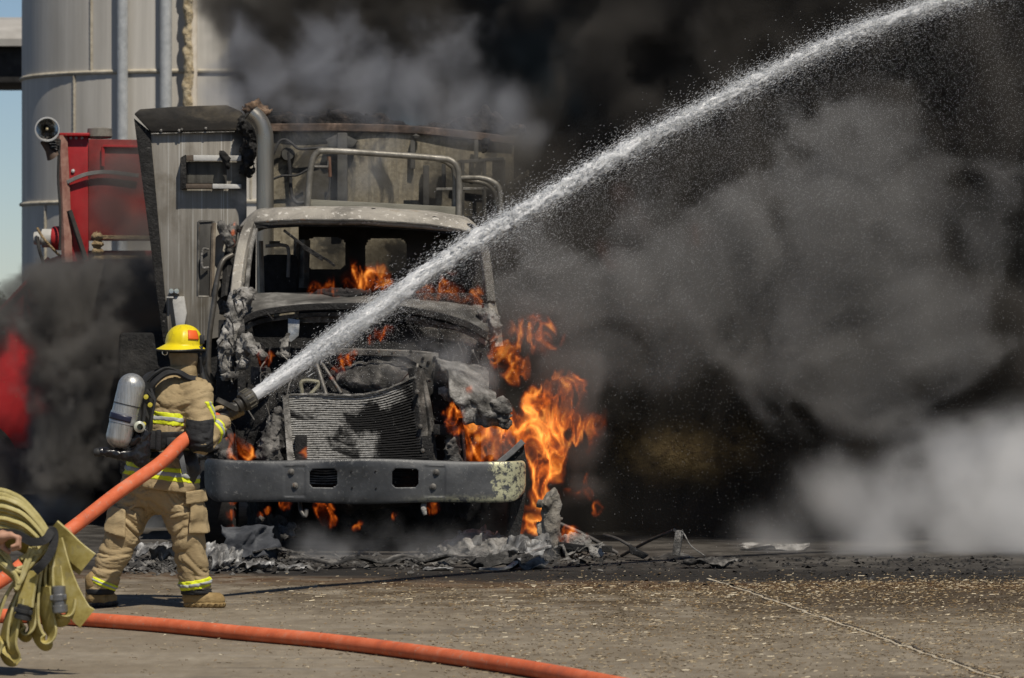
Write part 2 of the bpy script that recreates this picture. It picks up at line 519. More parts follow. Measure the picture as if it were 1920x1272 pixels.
# ---------------------------------------------------------------- red mixer wagon behind, left
RY = 38.5
def R(px, py, dy=0): return W(px, py, RY + dy)
red = surf('red_paint', [(.25, (.21, .012, .012)), (.5, (.35, .016, .018)), (.75, (.42, .03, .03))], 2.5, .5, bmp=.15, speck=((.25, .18, .1), 30, .66, .7))
redsoot = surf('sooty_red_paint', [(.25, (.05, .015, .012)), (.5, (.19, .02, .018)), (.7, (.30, .05, .035))], 2.5, .65)
wag = thing('red_feed_wagon', (R(60, 962).x, RY + 1, 0), 'red steel feed wagon half hidden by black smoke at far left', 'wagon')
obj('end_panel', prism([R(116, 254), R(165, 256), R(166, 490), R(129, 492)], Vector((0, .06, 0)), .008), red, wag)
obj('side_panel', prism([R(166, 261), R(292, 263), R(292, 452), R(166, 452)], Vector((0, .05, 0)), .006), redsoot, wag)
obj('top_flange', box(R(141, 253, .02), (.27, .16, .03), .008), red, wag)
obj('frame_rib', bar([R(193, 276, -.02), R(193, 312, -.02)], .02, .03), red, wag)
obj('frame_rib', bar([R(193, 274, -.02), R(300, 276, -.02)], .03, .02), red, wag)
for px in (124, 133, 143, 154): obj('bolt', lathe([(0, -.02), (.012, -.015), (.014, 0)], R(px, 259), (0, 1, 0), 8), pipe_m, wag)
obj('bolt', lathe([(0, -.02), (.016, -.015), (.018, 0)], R(137, 321), (0, 1, 0), 8), pipe_m, wag)
obj('corner_post', bar([R(116, 254, -.03), R(121, 360, -.03), R(126, 492, -.03)], .06, .09), surf('rusty_rose', [(.3, (.22, .09, .07)), (.7, (.40, .24, .19))], 12, .8), wag)
obj('hose', tube([R(112, 262, -.08), R(109, 330, -.08), R(113, 400, -.1), R(112, 470, -.1)], .012, 8, 24), dark_m, wag)
obj('strap', bar([R(126, 342, -.04), R(150, 331, -.05), R(172, 325, -.05), R(205, 323, -.05), R(260, 330, -.05)], .02, .035, 20), surf('grey_strap', [(.3, (.12, .12, .12)), (.7, (.22, .215, .2))], 9, .8), wag)
obj('brace', bar([R(130, 395, -.05), R(161, 488, -.05)], .03, .045), dark_m, wag)
obj('lug', lathe([(0, .06), (.05, .06), (.11, .05), (.115, -.02), (.1, -.04)], R(187, 252, .1), (0, 0, 1), 16), surf('lug_grey', [(.3, (.13, .12, .1)), (.7, (.24, .22, .19))], 20, .8), wag)
tan = surf('feed_dust', [(.3, (.13, .09, .045)), (.5, (.30, .215, .115)), (.7, (.48, .37, .22))], 18, .95, bmp=1, bscale=60, bdist=.02)
obj('rail', bar([R(190, 445, -.05), R(296, 446, -.05)], .06, .035), tan, wag)
obj('rail', bar([R(190, 483, -.05), R(296, 484, -.05)], .06, .035), tan, wag)
def chainpost(g):
    q = g - np.array(R(183, 462, -.06))
    d = np.maximum(np.abs(q[..., 0]) - .042, np.maximum(np.abs(q[..., 2]) - .13, np.abs(q[..., 1]) - .04))
    return d + .012 * np.sin(g[..., 2] * 90) + fbm(g * 22, 3, 5) * .03
c0 = R(183, 462, -.06)
obj('crusted_post', surfnet(chainpost, (c0.x - .09, c0.y - .1, c0.z - .18), (c0.x + .09, c0.y + .1, c0.z + .18), .011), tan, wag)
# work lamp on the corner
lamp_c = R(88, 241, -.15)
chrome = surf('bright_metal', [(.3, (.55, .55, .54)), (.7, (.75, .75, .74))], 5, .18, 1.0, bmp=0)
lam = obj('work_lamp', lathe([(0, .05), (.02, .05), (.05, .03), (.085, -.01), (.1, -.04), (.105, -.045), (.1, -.05)], lamp_c, (-.15, 1, .2), 28), chrome, wag)
obj('lamp_rim', lathe([(.098, -.04), (.112, -.05), (.112, -.065), (.1, -.066)], lamp_c, (-.15, 1, .2), 28), surf('clear_plastic', [(.3, (.45, .45, .44)), (.7, (.6, .6, .58))], 5, .3), lam)
obj('lamp_bulb', lathe([(0, -.05), (.012, -.045), (.014, 0), (.012, .03)], lamp_c, (-.15, 1, .2), 12), surf('bulb', [(.3, (.5, .42, .25)), (.7, (.6, .5, .3))], 5, .3), lam)
obj('lamp_arm', tube([R(92, 246, -.08), R(103, 252, -.05), R(116, 253, 0)], .014, 10, 8), chrome, wag)
rl = random.Random(5)
obj('chain', join(*[box(R(93 + 4.2 * (i % 5), 262 + 5 * (i // 5), -.1 + rl.uniform(-.02, .02)), (.022, .03, .022), .006) for i in range(20)]), dark_m, wag)
obj('horn', lathe([(.03, .14), (.035, .05), (.06, -.01), (.068, -.03), (.05, -.02), (0, .04)], R(97, 288, -.06), (-.5, -.35, .75), 20), surf('horn_brown', [(.3, (.07, .045, .03)), (.7, (.15, .10, .07))], 8, .6), wag)
mot = obj('hydraulic_motor', lathe([(0, -.02), (.055, -.02), (.06, .0), (.06, .05), (.085, .055), (.085, .17), (.07, .18)], R(68, 447, .1), (1, 0, 0), 20), surf('motor_grey', [(.3, (.3, .29, .26)), (.7, (.46, .45, .42))], 10, .6), wag)
obj('motor_flange', lathe([(0, 0), (.10, 0), (.11, .02), (.11, .08), (.09, .1), (.09, .14)], R(98, 447, .1), (1, 0, 0), 20), red, mot)
obj('hydraulic_line', tube([R(70, 428, .0), R(80, 445, -.05), R(100, 468, -.02), R(112, 480, .05)], .012, 8, 16), tan, mot)
obj('hydraulic_line', tube([R(70, 445, .0), R(74, 470, -.05), R(84, 500, -.02)], .016, 8, 12), dark_m, mot)
hull = [R(135, 470, .3), R(92, 486, .3), R(0, 585, .3), R(-90, 640, .3), R(-160, 700, .3), R(-160, 842, .3), R(300, 842, .3), R(300, 470, .3)]
obj('hull', prism(hull, Vector((0, 2.0, 0)), .02), red, wag)
obj('hull_lip', bar([R(92, 484, .27), R(0, 582, .27), R(-90, 637, .27)], .05, .03), red, wag)
for px, py in ((8, 603), (6, 623)): obj('scuff_plate', box(R(px, py, .295), (.035, .012, .03), .008), pipe_m, wag)
obj('chute_board', bar([R(112, 780, .0), R(98, 840, -.05), R(84, 895, -.1)], .05, .16), surf('worn_board', [(.3, (.12, .10, .08)), (.7, (.25, .22, .19))], 8, .85), wag)
obj('mud_guard', prism([R(122, 848, .1), R(126, 880, .1), R(152, 880, .1), R(132, 850, .1)], Vector((0, .3, 0)), .005), red, wag)
tyre_m = surf('tyre_rubber', [(.3, (.012, .012, .012)), (.6, (.03, .029, .028)), (.8, (.055, .052, .05))], 8, .85, bmp=.5, bscale=30)
for px in (-60, 210):
    c = Vector((R(px, 0).x, RY + .35, .42))
    o = obj('wheel', lathe([(.2, -.12), (.38, -.13), (.42, -.08), (.42, .08), (.38, .13), (.2, .12)], c, (0, 1, 0), 36), tyre_m, wag)
    obj('rim', lathe([(0, -.05), (.12, -.06), (.18, -.1), (.21, -.12)], c, (0, 1, 0), 24), dark_m, o)
obj('axle', box(Vector((R(75, 0).x, RY + 1.2, .5)), (1.8, .9, .16), .03), dark_m, wag)

# ---------------------------------------------------------------- hay heap behind the smoke, right
hy_ = 42.0
hc = W(1290, 0, hy_)
def hay_sdf(g):
    q = g - np.array([hc.x, hy_, 0])
    d = ell_d(q, (0, 0, 0), (1.25, 1.3, 1.15))
    return d + fbm(g * 2.2, 4, 11) * .22 + fbm(g * 9, 2, 17) * .05
obj('hay_heap', surfnet(hay_sdf, (hc.x - 1.7, hy_ - 1.8, -.05), (hc.x + 1.7, hy_ + 1.8, 1.6), .05),
    surf('hay', [(.3, (.10, .065, .028)), (.5, (.21, .145, .06)), (.7, (.31, .225, .10))], 9, .95, bmp=1, bscale=40, bdist=.04),
    smooth='all', label='dull golden hay heap glimpsed through the black smoke right of the truck', cat='hay heap')

# ---------------------------------------------------------------- bush at the left edge
bs = random.Random(12)
by = 76.0
bb = Vector((W(-38, 0, by).x, by, 0))
bush = thing('tree', bb, 'small dark green tree at the left edge beyond the wagon', 'tree')
bark = surf('bark', [(.3, (.05, .035, .025)), (.7, (.11, .085, .06))], 9, .9, stretch=(1, 1, .2))
limbs = [tube([bb, bb + Vector((.03, 0, .6)), bb + Vector((-.02, .05, 1.3))], [.09, .05], 10, 8)]
for k in range(7):
    a_ = k * .9; st = bb + Vector((0, 0, .5 + .1 * k))
    limbs.append(tube([st, st + Vector((math.cos(a_) * .25, math.sin(a_) * .25, .3)), st + Vector((math.cos(a_) * .45, math.sin(a_) * .4, .7))], [.035, .012], 6, 6))
obj('trunk', join(*limbs), bark, bush)
LV, LF = [], []
for k in range(2600):
    while True:
        p = Vector((bs.uniform(-1, 1), bs.uniform(-1, 1), bs.uniform(-1, 1)))
        if .25 < p.length < 1 and perlin(np.array([[p.x * 2.2, p.y * 2.2, p.z * 2.2]]), 4)[0] > -.18: break
    c = bb + Vector((p.x * .5, p.y * .5, 1.55 + p.z * .95))
    u = Vector((bs.gauss(0, 1), bs.gauss(0, 1), bs.gauss(0, 1))).normalized(); v = u.orthogonal().normalized()
    s = bs.uniform(.03, .06); n = len(LV)
    LV += [c - u * s, c + v * s * .45, c + u * s, c - v * s * .45]; LF.append((n, n + 1, n + 2, n + 3))
obj('crown', (LV, LF), surf('leaf_green', [(.3, (.022, .04, .012)), (.7, (.06, .09, .03))], 4, .6, bmp=0), bush, smooth=False)
# ================================================================ the burning truck
TY = 32.0
truck = thing('burning_truck', (-1.11, 34.5, 0), 'burnt out grey feed truck in flames with battered front bumper', 'truck')
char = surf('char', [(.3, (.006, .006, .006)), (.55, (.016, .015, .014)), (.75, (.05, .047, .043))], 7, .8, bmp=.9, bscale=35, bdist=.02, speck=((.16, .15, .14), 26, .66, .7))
charash = surf('char_and_ash', [(.3, (.012, .011, .01)), (.48, (.05, .047, .043)), (.6, (.17, .16, .145)), (.75, (.36, .34, .31))], 6, .85, bmp=.9, bscale=40, bdist=.02)
ash = surf('pale_ash', [(.3, (.035, .032, .028)), (.45, (.15, .142, .128)), (.57, (.32, .305, .28)), (.72, (.52, .505, .475))], 9, .95, bmp=1, bscale=45, bdist=.025)
cabm = surf('burnt_cab_paint', [(.26, (.05, .046, .04)), (.38, (.19, .175, .15)), (.50, (.31, .285, .245)), (.62, (.40, .37, .315)), (.74, (.27, .195, .125)), (.86, (.09, .075, .06))], 2.6, .75, .1, detail=12, dist=.5, bmp=.8, bscale=55, bdist=.012, speck=((.60, .57, .51), 19, .60, .8))
steel = surf('scorched_steel', [(.3, (.045, .042, .038)), (.5, (.12, .112, .10)), (.7, (.23, .215, .19))], 8, .55, .35, bmp=.4, speck=((.2, .1, .04), 18, .62, .5))
def T(name, geo, mat, par=None, **k): return obj(name, geo, mat, par or truck, **k)
rt = random.Random(21)

# ---- bumper
bx0, bx1 = W(379, 0, TY).x, W(986, 0, TY).x
def bumper_m():
    m, nt, N, L, B = nodes('sooty_bumper')
    v = coord(nt)
    sep = N.new('ShaderNodeSeparateXYZ'); L.new(v, sep.inputs[0])
    big = noise_node(nt, v, 2.2, 8, .6, .4); fine = noise_node(nt, v, 26, 8, .72)
    c = ramp_node(nt, [(.3, (.036, .037, .038)), (.5, (.072, .074, .076)), (.7, (.125, .127, .128))], big)
    c = mixc(nt, mathn(nt, 'MULTIPLY', rangen(nt, fine, .54, .66, 0, .6), rangen(nt, noise_node(nt, v, 3.0, 5, .6, 1.0), .36, .60)), c, (.24, .235, .22))
    # peeled pale yellow paint left on the right end
    k = mathn(nt, 'ADD', rangen(nt, sep.outputs[0], .62, 1.17, -.25, .42), noise_node(nt, v, 6.5, 9, .68, 1.2))
    k2 = mathn(nt, 'MULTIPLY', rangen(nt, k, .70, .78), rangen(nt, fine, .42, .52))
    c = mixc(nt, k2, c, (.56, .54, .34))
    low = mathn(nt, 'MULTIPLY', rangen(nt, sep.outputs[2], .48, .41), rangen(nt, sep.outputs[0], .2, .9))
    c = mixc(nt, mathn(nt, 'MULTIPLY', low, rangen(nt, fine, .4, .55)), c, (.50, .49, .33))
    L.new(c, B.inputs['Base Color'])
    L.new(rangen(nt, big, .3, .7, .32, .6), B.inputs['Roughness'])
    B.inputs['Metallic'].default_value = .35
    bump(nt, B, mathn(nt, 'ADD', fine, mathn(nt, 'MULTIPLY', noise_node(nt, v, 4, 3), 2.0)), .25, .01)
    return m
def inr(x, y, r, rad=9):
    dx = max(r[0] + rad - x, x - r[2] + rad, 0); dy = max(r[1] + rad - y, y - r[3] + rad, 0)
    return dx * dx + dy * dy < rad * rad and r[0] < x < r[2] and r[1] < y < r[3]
holes = [(581, 879, 632, 914), (735, 879, 785, 914)]
NU, NV = 260, 44
def bump_pt(u, v):
    px = 379 + 607 * u
    e = min(u, 1 - u) * 607
    back = .17 * max(0, 1 - e / 46) ** 2.2 + .05 * (2 * abs(u - .5)) ** 2.5
    top = 862 + 3 * u + 2.5 * math.sin(u * 9)
    bot = 945 - 4 * abs(u - .5) * 2 + 1.2 * math.sin(u * 14 + 1)
    if e < 34: bot -= 30 * (1 - math.sqrt(max(0, 1 - (1 - e / 34) ** 2)))
    if e < 10: top += 9 * (1 - math.sqrt(max(0, 1 - (1 - e / 10) ** 2)))
    # profile: v=0 top return flange, then rounded edge, face, rounded edge, bottom return
    if v < .12: k, dy = 0, .10 * (1 - v / .12)
    elif v > .88: k, dy = 1, .10 * ((v - .88) / .12)
    else: k, dy = (v - .12) / .76, 0
    f = 0.016 * ((abs(k - .5) * 2) ** 6) + .006 * math.sin(px * .021) * math.sin(k * 3.1)
    # pressed pads round the bolts
    for cx in (553, 815):
        if abs(px - cx) < 20 and .14 < k < .86: f += .006
    return W(px, top + (bot - top) * k, TY) + Vector((0, back + dy + f, 0))
V, Fc = grid(bump_pt, NU, NV)
Fk = []
for q in Fc:
    c = sum((Vector(V[i]) for i in q), Vector()) / 4
    px = 960 + c.x * FPX / TY; py = HORY + (EYE - c.z) * FPX / TY
    if any(inr(px, py, h) for h in holes) and c.y < TY + .09: continue
    Fk.append(q)
bumper = T('bumper', (V, Fk), bumper_m())
solid(bumper, .012, 1)
for px, py in ((546, 885), (553, 911), (818, 886), (812, 913)):
    T('bolt', lathe([(0, -.016), (.012, -.014), (.016, -.006), (.024, -.003), (.025, .012)], W(px, py, TY), (0, 1, 0), 12), steel, bumper)
for px, py in ((659, 884), (704, 884), (660, 915), (705, 916)):
    T('rivet', lathe([(0, -.004), (.007, -.003), (.008, .008)], W(px, py, TY), (0, 1, 0), 8), char, bumper)
for h in holes:  # crumpled fin remnants behind the openings
    for k in range(6):
        T('grille_fin', bar([W(h[0] - 8, h[1] + 2 + k * 5 + rt.uniform(-1, 1), TY + .16), W((h[0] + h[2]) / 2, h[1] + 4 + k * 5 + rt.uniform(-2, 2), TY + .15), W(h[2] + 8, h[1] + 2 + k * 5, TY + .16)], .02, .008, 8), ash if h[0] < 600 else char, bumper)
T('tow_hook', tube([W(562, 940, TY + .15), W(564, 957, TY + .08), W(572, 968, TY + .06), W(575, 955, TY + .07)], .017, 10, 14), steel)
T('tow_hook', tube([W(797, 938, TY + .15), W(794, 952, TY + .06), W(797, 966, TY + .05)], [.016, .024, .016], 10, 14), ash)

# ---- radiator
ry = TY + .42
BL, BR_, TL, TR = (546, 866), (806, 866), (537, 742), (779, 707)
def rad_pt(u, v, dy=0):
    x = (BL[0] + (BR_[0] - BL[0]) * u) * (1 - v) + (TL[0] + (TR[0] - TL[0]) * u) * v
    sag = 17 * max(0, math.sin(math.pi * u)) ** 1.1 * v - 5 * math.sin(2 * math.pi * u) * v
    y = (BL[1] + (BR_[1] - BL[1]) * u) * (1 - v) + (TL[1] + (TR[1] - TL[1]) * u) * v + sag
    return W(x, y, ry + dy + .05 * math.sin(u * 3.2 + v) - .12 * (1 - v) * (1 - v))
def fin_m():
    m, nt, N, L, B = nodes('radiator_fin')
    v = coord(nt)
    sep = N.new('ShaderNodeSeparateXYZ'); L.new(v, sep.inputs[0])
    n = noise_node(nt, v, 3.4, 7, .6, .9)
    # a soot lobe burnt into the core, right of the middle and low at its left
    k = mathn(nt, 'ADD', n, mathn(nt, 'ADD', rangen(nt, sep.outputs[0], -.35, .25, -.04, .12), rangen(nt, sep.outputs[2], 1.0, 1.35, .05, -.12)))
    f = noise_node(nt, v, 55, 4, .7)
    pale = ramp_node(nt, [(.3, (.15, .145, .135)), (.5, (.38, .37, .345)), (.7, (.58, .565, .53))], f)
    c = mixc(nt, rangen(nt, k, .52, .64), pale, (.016, .015, .014))
    L.new(c, B.inputs['Base Color']); B.inputs['Roughness'].default_value = .75; B.inputs['Metallic'].default_value = .2
    bump(nt, B, f, .6, .006)
    return m
finm = fin_m()
radiator = T('radiator', grid(lambda u, v: rad_pt(u, v, .05), 30, 14), char)
NF = 30
for k in range(NF):
    v0 = (k + .35) / NF
    pts = [rad_pt(i / 26, v0 + rt.uniform(-.0035, .0035), rt.uniform(-.004, .004)) for i in range(27)]
    T('fin', bar(pts, .03, .0098), finm, radiator)
T('end_tank', bar([rad_pt(-.006, 0, -.03), rad_pt(-.006, .5, -.03), rad_pt(-.008, 1.0, -.03)], .05, .022, 10), ash, radiator)
T('top_edge', bar([rad_pt(i / 20, 1.0, -.005) + Vector((0, 0, .004 * (i % 2))) for i in range(21)], .05, .014), ash, radiator)
T('side_frame', bar([W(795, 868, ry - .06), W(789, 790, ry - .05), W(776, 690, ry - .02)], .08, .07, 12), charash, radiator)
T('side_frame', bar([W(812, 866, ry - .04), W(804, 780, ry - .02), W(786, 692, ry + .02)], .06, .045, 12), charash, radiator)
for py in (735, 800, 845): T('frame_bolt', lathe([(0, -.03), (.016, -.025), (.02, 0)], W(795 - (866 - py) * .1, py, ry - .1), (0, 1, 0), 10), steel, radiator)

# ---- cross beam and struts over the radiator
bp = [W(560, 700, TY + .75), W(600, 668, TY + .7), W(625, 660, TY + .66), W(700, 661, TY + .62), W(780, 664, TY + .62), W(818, 668, TY + .6)]
cross = T('cross_beam', bar(bp, .05, .052, 40), steel)
for px in (650, 668, 690, 706, 735, 756): T('hole_dot', lathe([(0, -.006), (.010, -.005), (.011, .01)], W(px, 662.5, TY + .595), (0, 1, 0), 10), char if px % 4 else ash, cross)  # raised dots standing in for the dark holes in the beam
T('bracket', prism([W(757, 667, TY + .55), W(822, 662, TY + .55), W(824, 712, TY + .55), W(812, 715, TY + .55), W(800, 694, TY + .55), W(778, 680, TY + .55)], Vector((0, .03, 0)), .004), steel, cross)
for px, py in ((793, 672), (815, 671), (814, 700), (803, 680), (770, 660), (787, 655)): T('bolt', lathe([(0, -.02), (.012, -.016), (.014, .01)], W(px, py, TY + .55), (0, 1, 0), 8), char, cross)
T('strut', tube([W(590, 672, TY + .72), W(612, 742, TY + .55)], .018, 10), steel)
T('strut', tube([W(597, 672, TY + .72), W(640, 738, TY + .6)], .016, 10), steel)
T('strut', tube([W(600, 668, TY + .8), W(640, 702, TY + .9)], .008, 8), steel)
T('strut', tube([W(785, 672, TY + .6), W(780, 700, TY + .5)], .012, 8), steel)
T('bracket_frame', tube([W(566, 738, TY + .6), W(566, 716, TY + .6), W(592, 716, TY + .62), W(598, 722, TY + .62), W(580, 742, TY + .6)], .016, 8, 20), surf('tan_bracket', [(.3, (.14, .13, .09)), (.7, (.30, .28, .20))], 9, .7))
T('wire', tube([W(783, 690, TY + .5), W(765, 702, TY + .5), W(752, 716, TY + .55)], .004, 6, 14), surf('burnt_wire', [(.3, (.06, .02, .015)), (.7, (.14, .07, .05))], 9, .8))

# ---- engine bay: lumps of burnt machinery
def engine_sdf(g):
    c = [(-1.32, 32.95, 1.05, .40, .36, .33), (-.95, 32.95, 1.12, .42, .34, .32), (-1.6, 33.1, .9, .4, .3, .5), (-.6, 33.05, .95, .42, .3, .45), (-1.1, 33.1, .62, .85, .4, .25), (-1.9, 33.15, .9, .25, .25, .45)]
    d = np.full(g.shape[:-1], 9., np.float32)
    for e in c: d = np.minimum(d, ell_d(g, e[:3], e[3:]))
    return d + fbm(g * 5, 3, 2) * .10 + fbm(g * 17, 3, 8) * .035
T('engine', surfnet(engine_sdf, (-2.3, 32.5, .35), (0, 33.5, 1.6), .028), char, smooth='all')
def mound(g):
    d = ell_d(g, tuple(W(712, 712, TY + .8)), (.36, .25, .14))
    return d + fbm(g * 9, 4, 14) * .05
c = W(712, 712, TY + .8)
T('intake_lagging', surfnet(mound, (c.x - .5, c.y - .35, c.z - .25), (c.x + .5, c.y + .35, c.z + .25), .016), charash, smooth='all')
def lump(name, pts, rad, mat, seed, par=None, h=.012, amp=.045, fr=12.5):
    """ragged burnt matter strung along points"""
    P = [np.array(p, np.float32) for p in pts]
    R_ = rad if hasattr(rad, '__len__') else [rad] * len(P)
    def f(g):
        d = np.full(g.shape[:-1], 9., np.float32)
        for i in range(len(P) - 1): d = np.minimum(d, seg_d(g, P[i], P[i + 1], R_[i], R_[i + 1]))
        if len(P) == 1: d = np.linalg.norm(g - P[0], axis=-1) - R_[0]
        n = fbm(g * fr, 4, seed, .65); rg = np.abs(fbm(g * fr * .8 + 7, 3, seed + 4))
        return d + n * amp * 1.5 + rg * amp * .8 - amp * .3
    A = np.array(P); m = max(R_) + amp * 1.4
    return obj(name, surfnet(f, A.min(0) - m, A.max(0) + m, h), mat, par or truck, smooth='all')
# left hinge pillar with hanging burnt insulation
lump('burnt_insulation', [W(452, 560, TY + 1.0), W(440, 600, TY + .95), W(432, 650, TY + .9), W(428, 700, TY + .9)], [.07, .06, .045, .03], ash, 31, amp=.06)
lump('burnt_insulation', [W(445, 560, TY + 1.05), W(470, 556, TY + 1.05)], [.05, .035], ash, 33, amp=.05)
lump('burnt_insulation', [W(455, 680, TY + .8), W(463, 640, TY + .8), W(480, 655, TY + .72), W(496, 664, TY + .7)], [.035, .05, .04, .03], ash, 35, amp=.045)
lump('burnt_insulation', [W(418, 690, TY + .9), W(420, 640, TY + .9), W(428, 610, TY + .95)], [.03, .035, .02], ash, 37, amp=.05)
lump('burnt_insulation', [W(537, 640, TY + .95), W(533, 665, TY + .9)], [.03, .03], ash, 39, amp=.05)
lump('burnt_insulation', [W(505, 850, TY + .3), W(512, 800, TY + .35), W(520, 770, TY + .4)], [.085, .055, .02], charash, 41, amp=.055)
lump('burnt_insulation', [W(385, 852, TY + .35), W(400, 838, TY + .35), W(425, 855, TY + .3)], [.05, .06, .04], charash, 42, amp=.05)
T('folded_tin', prism([W(540, 597, TY + .95), W(562, 600, TY + .95), W(560, 630, TY + .93), W(540, 646, TY + .92)], Vector((0, .012, 0)), .002), surf('bare_tin', [(.3, (.2, .2, .19)), (.7, (.5, .5, .48))], 12, .35, .6))
T('shock_mount', prism([W(446, 620, TY + .8), W(457, 597, TY + .8), W(459, 625, TY + .8), W(450, 650, TY + .8), W(441, 655, TY + .8)], Vector((0, .06, 0)), .006), charash)
T('relay_box', prism([W(470, 688, TY + .8), W(505, 690, TY + .8), W(512, 712, TY + .8), W(490, 730, TY + .8), W(470, 720, TY + .8)], Vector((0, .1, 0)), .008), charash)
T('bracket', box(W(438, 703, TY + .75), (.09, .05, .05), .006), charash)
T('bracket', box(W(453, 740, TY + .75), (.06, .05, .3), .006), char)
T('hose', tube([W(545, 690, TY + .7), W(520, 700, TY + .65), W(500, 735, TY + .6), W(470, 760, TY + .6)], .03, 10, 16), char)
T('inner_fender', prism([W(410, 600, TY + 1.1), W(470, 600, TY + 1.1), W(500, 770, TY + 1.0), W(500, 870, TY + 1.0), W(400, 870, TY + 1.0)], Vector((0, .05, 0)), .004), char)
# frayed wires and strips hanging in the bay
for k in range(26):
    px = rt.uniform(430, 560) if k % 2 else rt.uniform(820, 870)
    py = rt.uniform(640, 800) if k % 2 else rt.uniform(720, 820)
    p = W(px, py, TY + rt.uniform(.35, .8))
    T('loose_wire', tube([p, p + Vector((rt.uniform(-.07, .07), rt.uniform(-.05, .05), rt.uniform(-.15, .02))), p + Vector((rt.uniform(-.12, .12), rt.uniform(-.05, .05), rt.uniform(-.3, .0)))], .0055, 6, 10), ash if k % 3 == 0 else steel)

for k in range(46):   # strands of burnt lagging hanging off the hinge pillar and bay edges
    px, py = rt.choice([(rt.gauss(440, 14), rt.uniform(560, 720)), (rt.uniform(470, 560), rt.uniform(630, 760)), (rt.uniform(500, 530), rt.uniform(770, 850)), (rt.uniform(820, 905), rt.uniform(640, 700))])
    p = W(px, py, TY + rt.uniform(.6, .85))
    q = p + Vector((rt.uniform(-.05, .05), rt.uniform(-.06, .0), rt.uniform(-.16, -.04)))
    T('burnt_strand', tube([p, p.lerp(q, .5) + Vector((rt.uniform(-.03, .03), 0, rt.uniform(-.01, .03))), q], [rt.uniform(.006, .012), .003], 6, 8), rt.choice([ash, charash, char]))
# ---- right side: slumped bonnet skin and burnt panels
def hood_pt(u, v):
    a = W(812, 668, TY + .65).lerp(W(905, 690, TY + .75), u)
    b = W(868, 800, TY + .28).lerp(W(952, 800, TY + .5), u)
    p = a.lerp(b, v) + Vector((0, -.28 * math.sin(math.pi * min(1, v * .9)), .09 * math.sin(math.pi * v) * (1 - u)))
    n = fbm1(p.x * 5, p.y * 5, p.z * 5, 3, 50)
    rag = 1 + .08 * math.sin(u * 17) * v
    return p + Vector((n * .05, n * .13, n * .07 * rag))
solid(T('bonnet_skin', grid(hood_pt, 34, 34), ash, smooth='all'), .02)
lump('melted_resin', [W(925, 775, TY + .3), W(938, 768, TY + .3), W(944, 790, TY + .3)], [.05, .075, .04], charash, 44, amp=.05)
lump('melted_resin', [W(845, 790, TY + .4), W(850, 840, TY + .35), W(852, 862, TY + .35)], [.03, .05, .06], charash, 45, amp=.05)
lump('melted_resin', [W(832, 735, TY + .45), W(845, 745, TY + .45)], [.03, .035], ash, 46, amp=.045)
T('bay_panel', prism([W(812, 690, TY + .5), W(836, 700, TY + .5), W(868, 790, TY + .5), W(880, 866, TY + .5), W(812, 866, TY + .5)], Vector((0, .04, 0)), .004), char)
T('hinge_plate', prism([W(838, 808, TY + .42), W(868, 806, TY + .42), W(872, 866, TY + .42), W(838, 866, TY + .42)], Vector((0, .03, 0)), .003), charash)
T('hinge_rail', bar([W(866, 806, TY + .38), W(870, 866, TY + .38)], .03, .03), steel)
for k in range(9): T('rivet', lathe([(0, -.012), (.008, -.01), (.009, .004)], W(846 + (k % 3) * 9, 818 + (k // 3) * 15, TY + .42), (0, 1, 0), 8), ash)
T('lamp_bracket', box(W(830, 806, TY + .3), (.14, .08, .08), .01), char)
T('mud_flap', prism([W(982, 827, TY + .3), W(989, 872, TY + .3), W(986, 935, TY + .3), W(974, 1016, TY + .3), W(952, 1018, TY + .3), W(956, 940, TY + .3), W(936, 868, TY + .3)], Vector((-.02, .06, 0)), .008), char)
T('flap_edge', bar([W(981, 828, TY + .28), W(960, 848, TY + .28), W(936, 868, TY + .28)], .05, .045), surf('flap_grey', [(.3, (.10, .10, .10)), (.7, (.2, .2, .2))], 9, .9))

# ---- cab
CY = TY + 1.62          # windscreen header
def rz(px):             # header row at a column: the cab has sunk to the right
    return float(np.interp(px, [440, 478, 560, 680, 800, 870, 905], [436, 424, 419.5, 420.5, 428, 439, 452]))
def roof_pt(u, v):
    px = 446 + (906 - 446) * u
    e = min(u, 1 - u)
    end = 1 - max(0, 1 - e / .10) ** 2.6
    prof = [(0.0, 0), (-.035, 2), (-.04, 5.5), (-.02, 7), (-.018, 9), (.02, 18), (.09, 26), (.25, 31), (.7, 34), (1.2, 33), (1.38, 26), (1.42, 10), (1.42, 0)]
    t = v * (len(prof) - 1); k = min(int(t), len(prof) - 2); t -= k
    y = prof[k][0] * (1 - t) + prof[k + 1][0] * t; h = prof[k][1] * (1 - t) + prof[k + 1][1] * t
    bow = .10 * (2 * abs(u - .5)) ** 2.4
    n = fbm1(px * .02, y * 3, h * .1, 3, 60)
    p = W(px, rz(px), CY) + Vector((0, y + bow, (h / 238) * (.22 + .78 * end) + n * .008))
    return p
cab = T('cab_roof', grid(roof_pt, 80, 40), cabm, smooth='all')
solid(cab, .02)
T('gutter', bar([W(446 + 460 * i / 30, rz(446 + 460 * i / 30) - 7.5, CY - .05) + Vector((0, .10 * (2 * abs(i / 30 - .5)) ** 2.4, 0)) for i in range(31)], .03, .012), steel, cab)
T('header', bar([W(474 + 424 * i / 30, rz(474 + 424 * i / 30) + 2, CY + .03) for i in range(31)], .04, .03), char, cab)
T('pillar', bar([W(470, 424, CY + .02), W(459, 455, CY - .1), W(450, 500, CY - .25), W(444, 552, CY - .42)], .08, .10, 16), cabm)
T('pillar_seal', bar([W(480, 430, CY - .02), W(470, 470, CY - .14), W(462, 548, CY - .43)], .03, .028, 12), ash)
T('pillar', bar([W(437, 430, CY + .14), W(430, 480, CY + .05), W(424, 560, CY - .2)], .06, .07, 12), char)
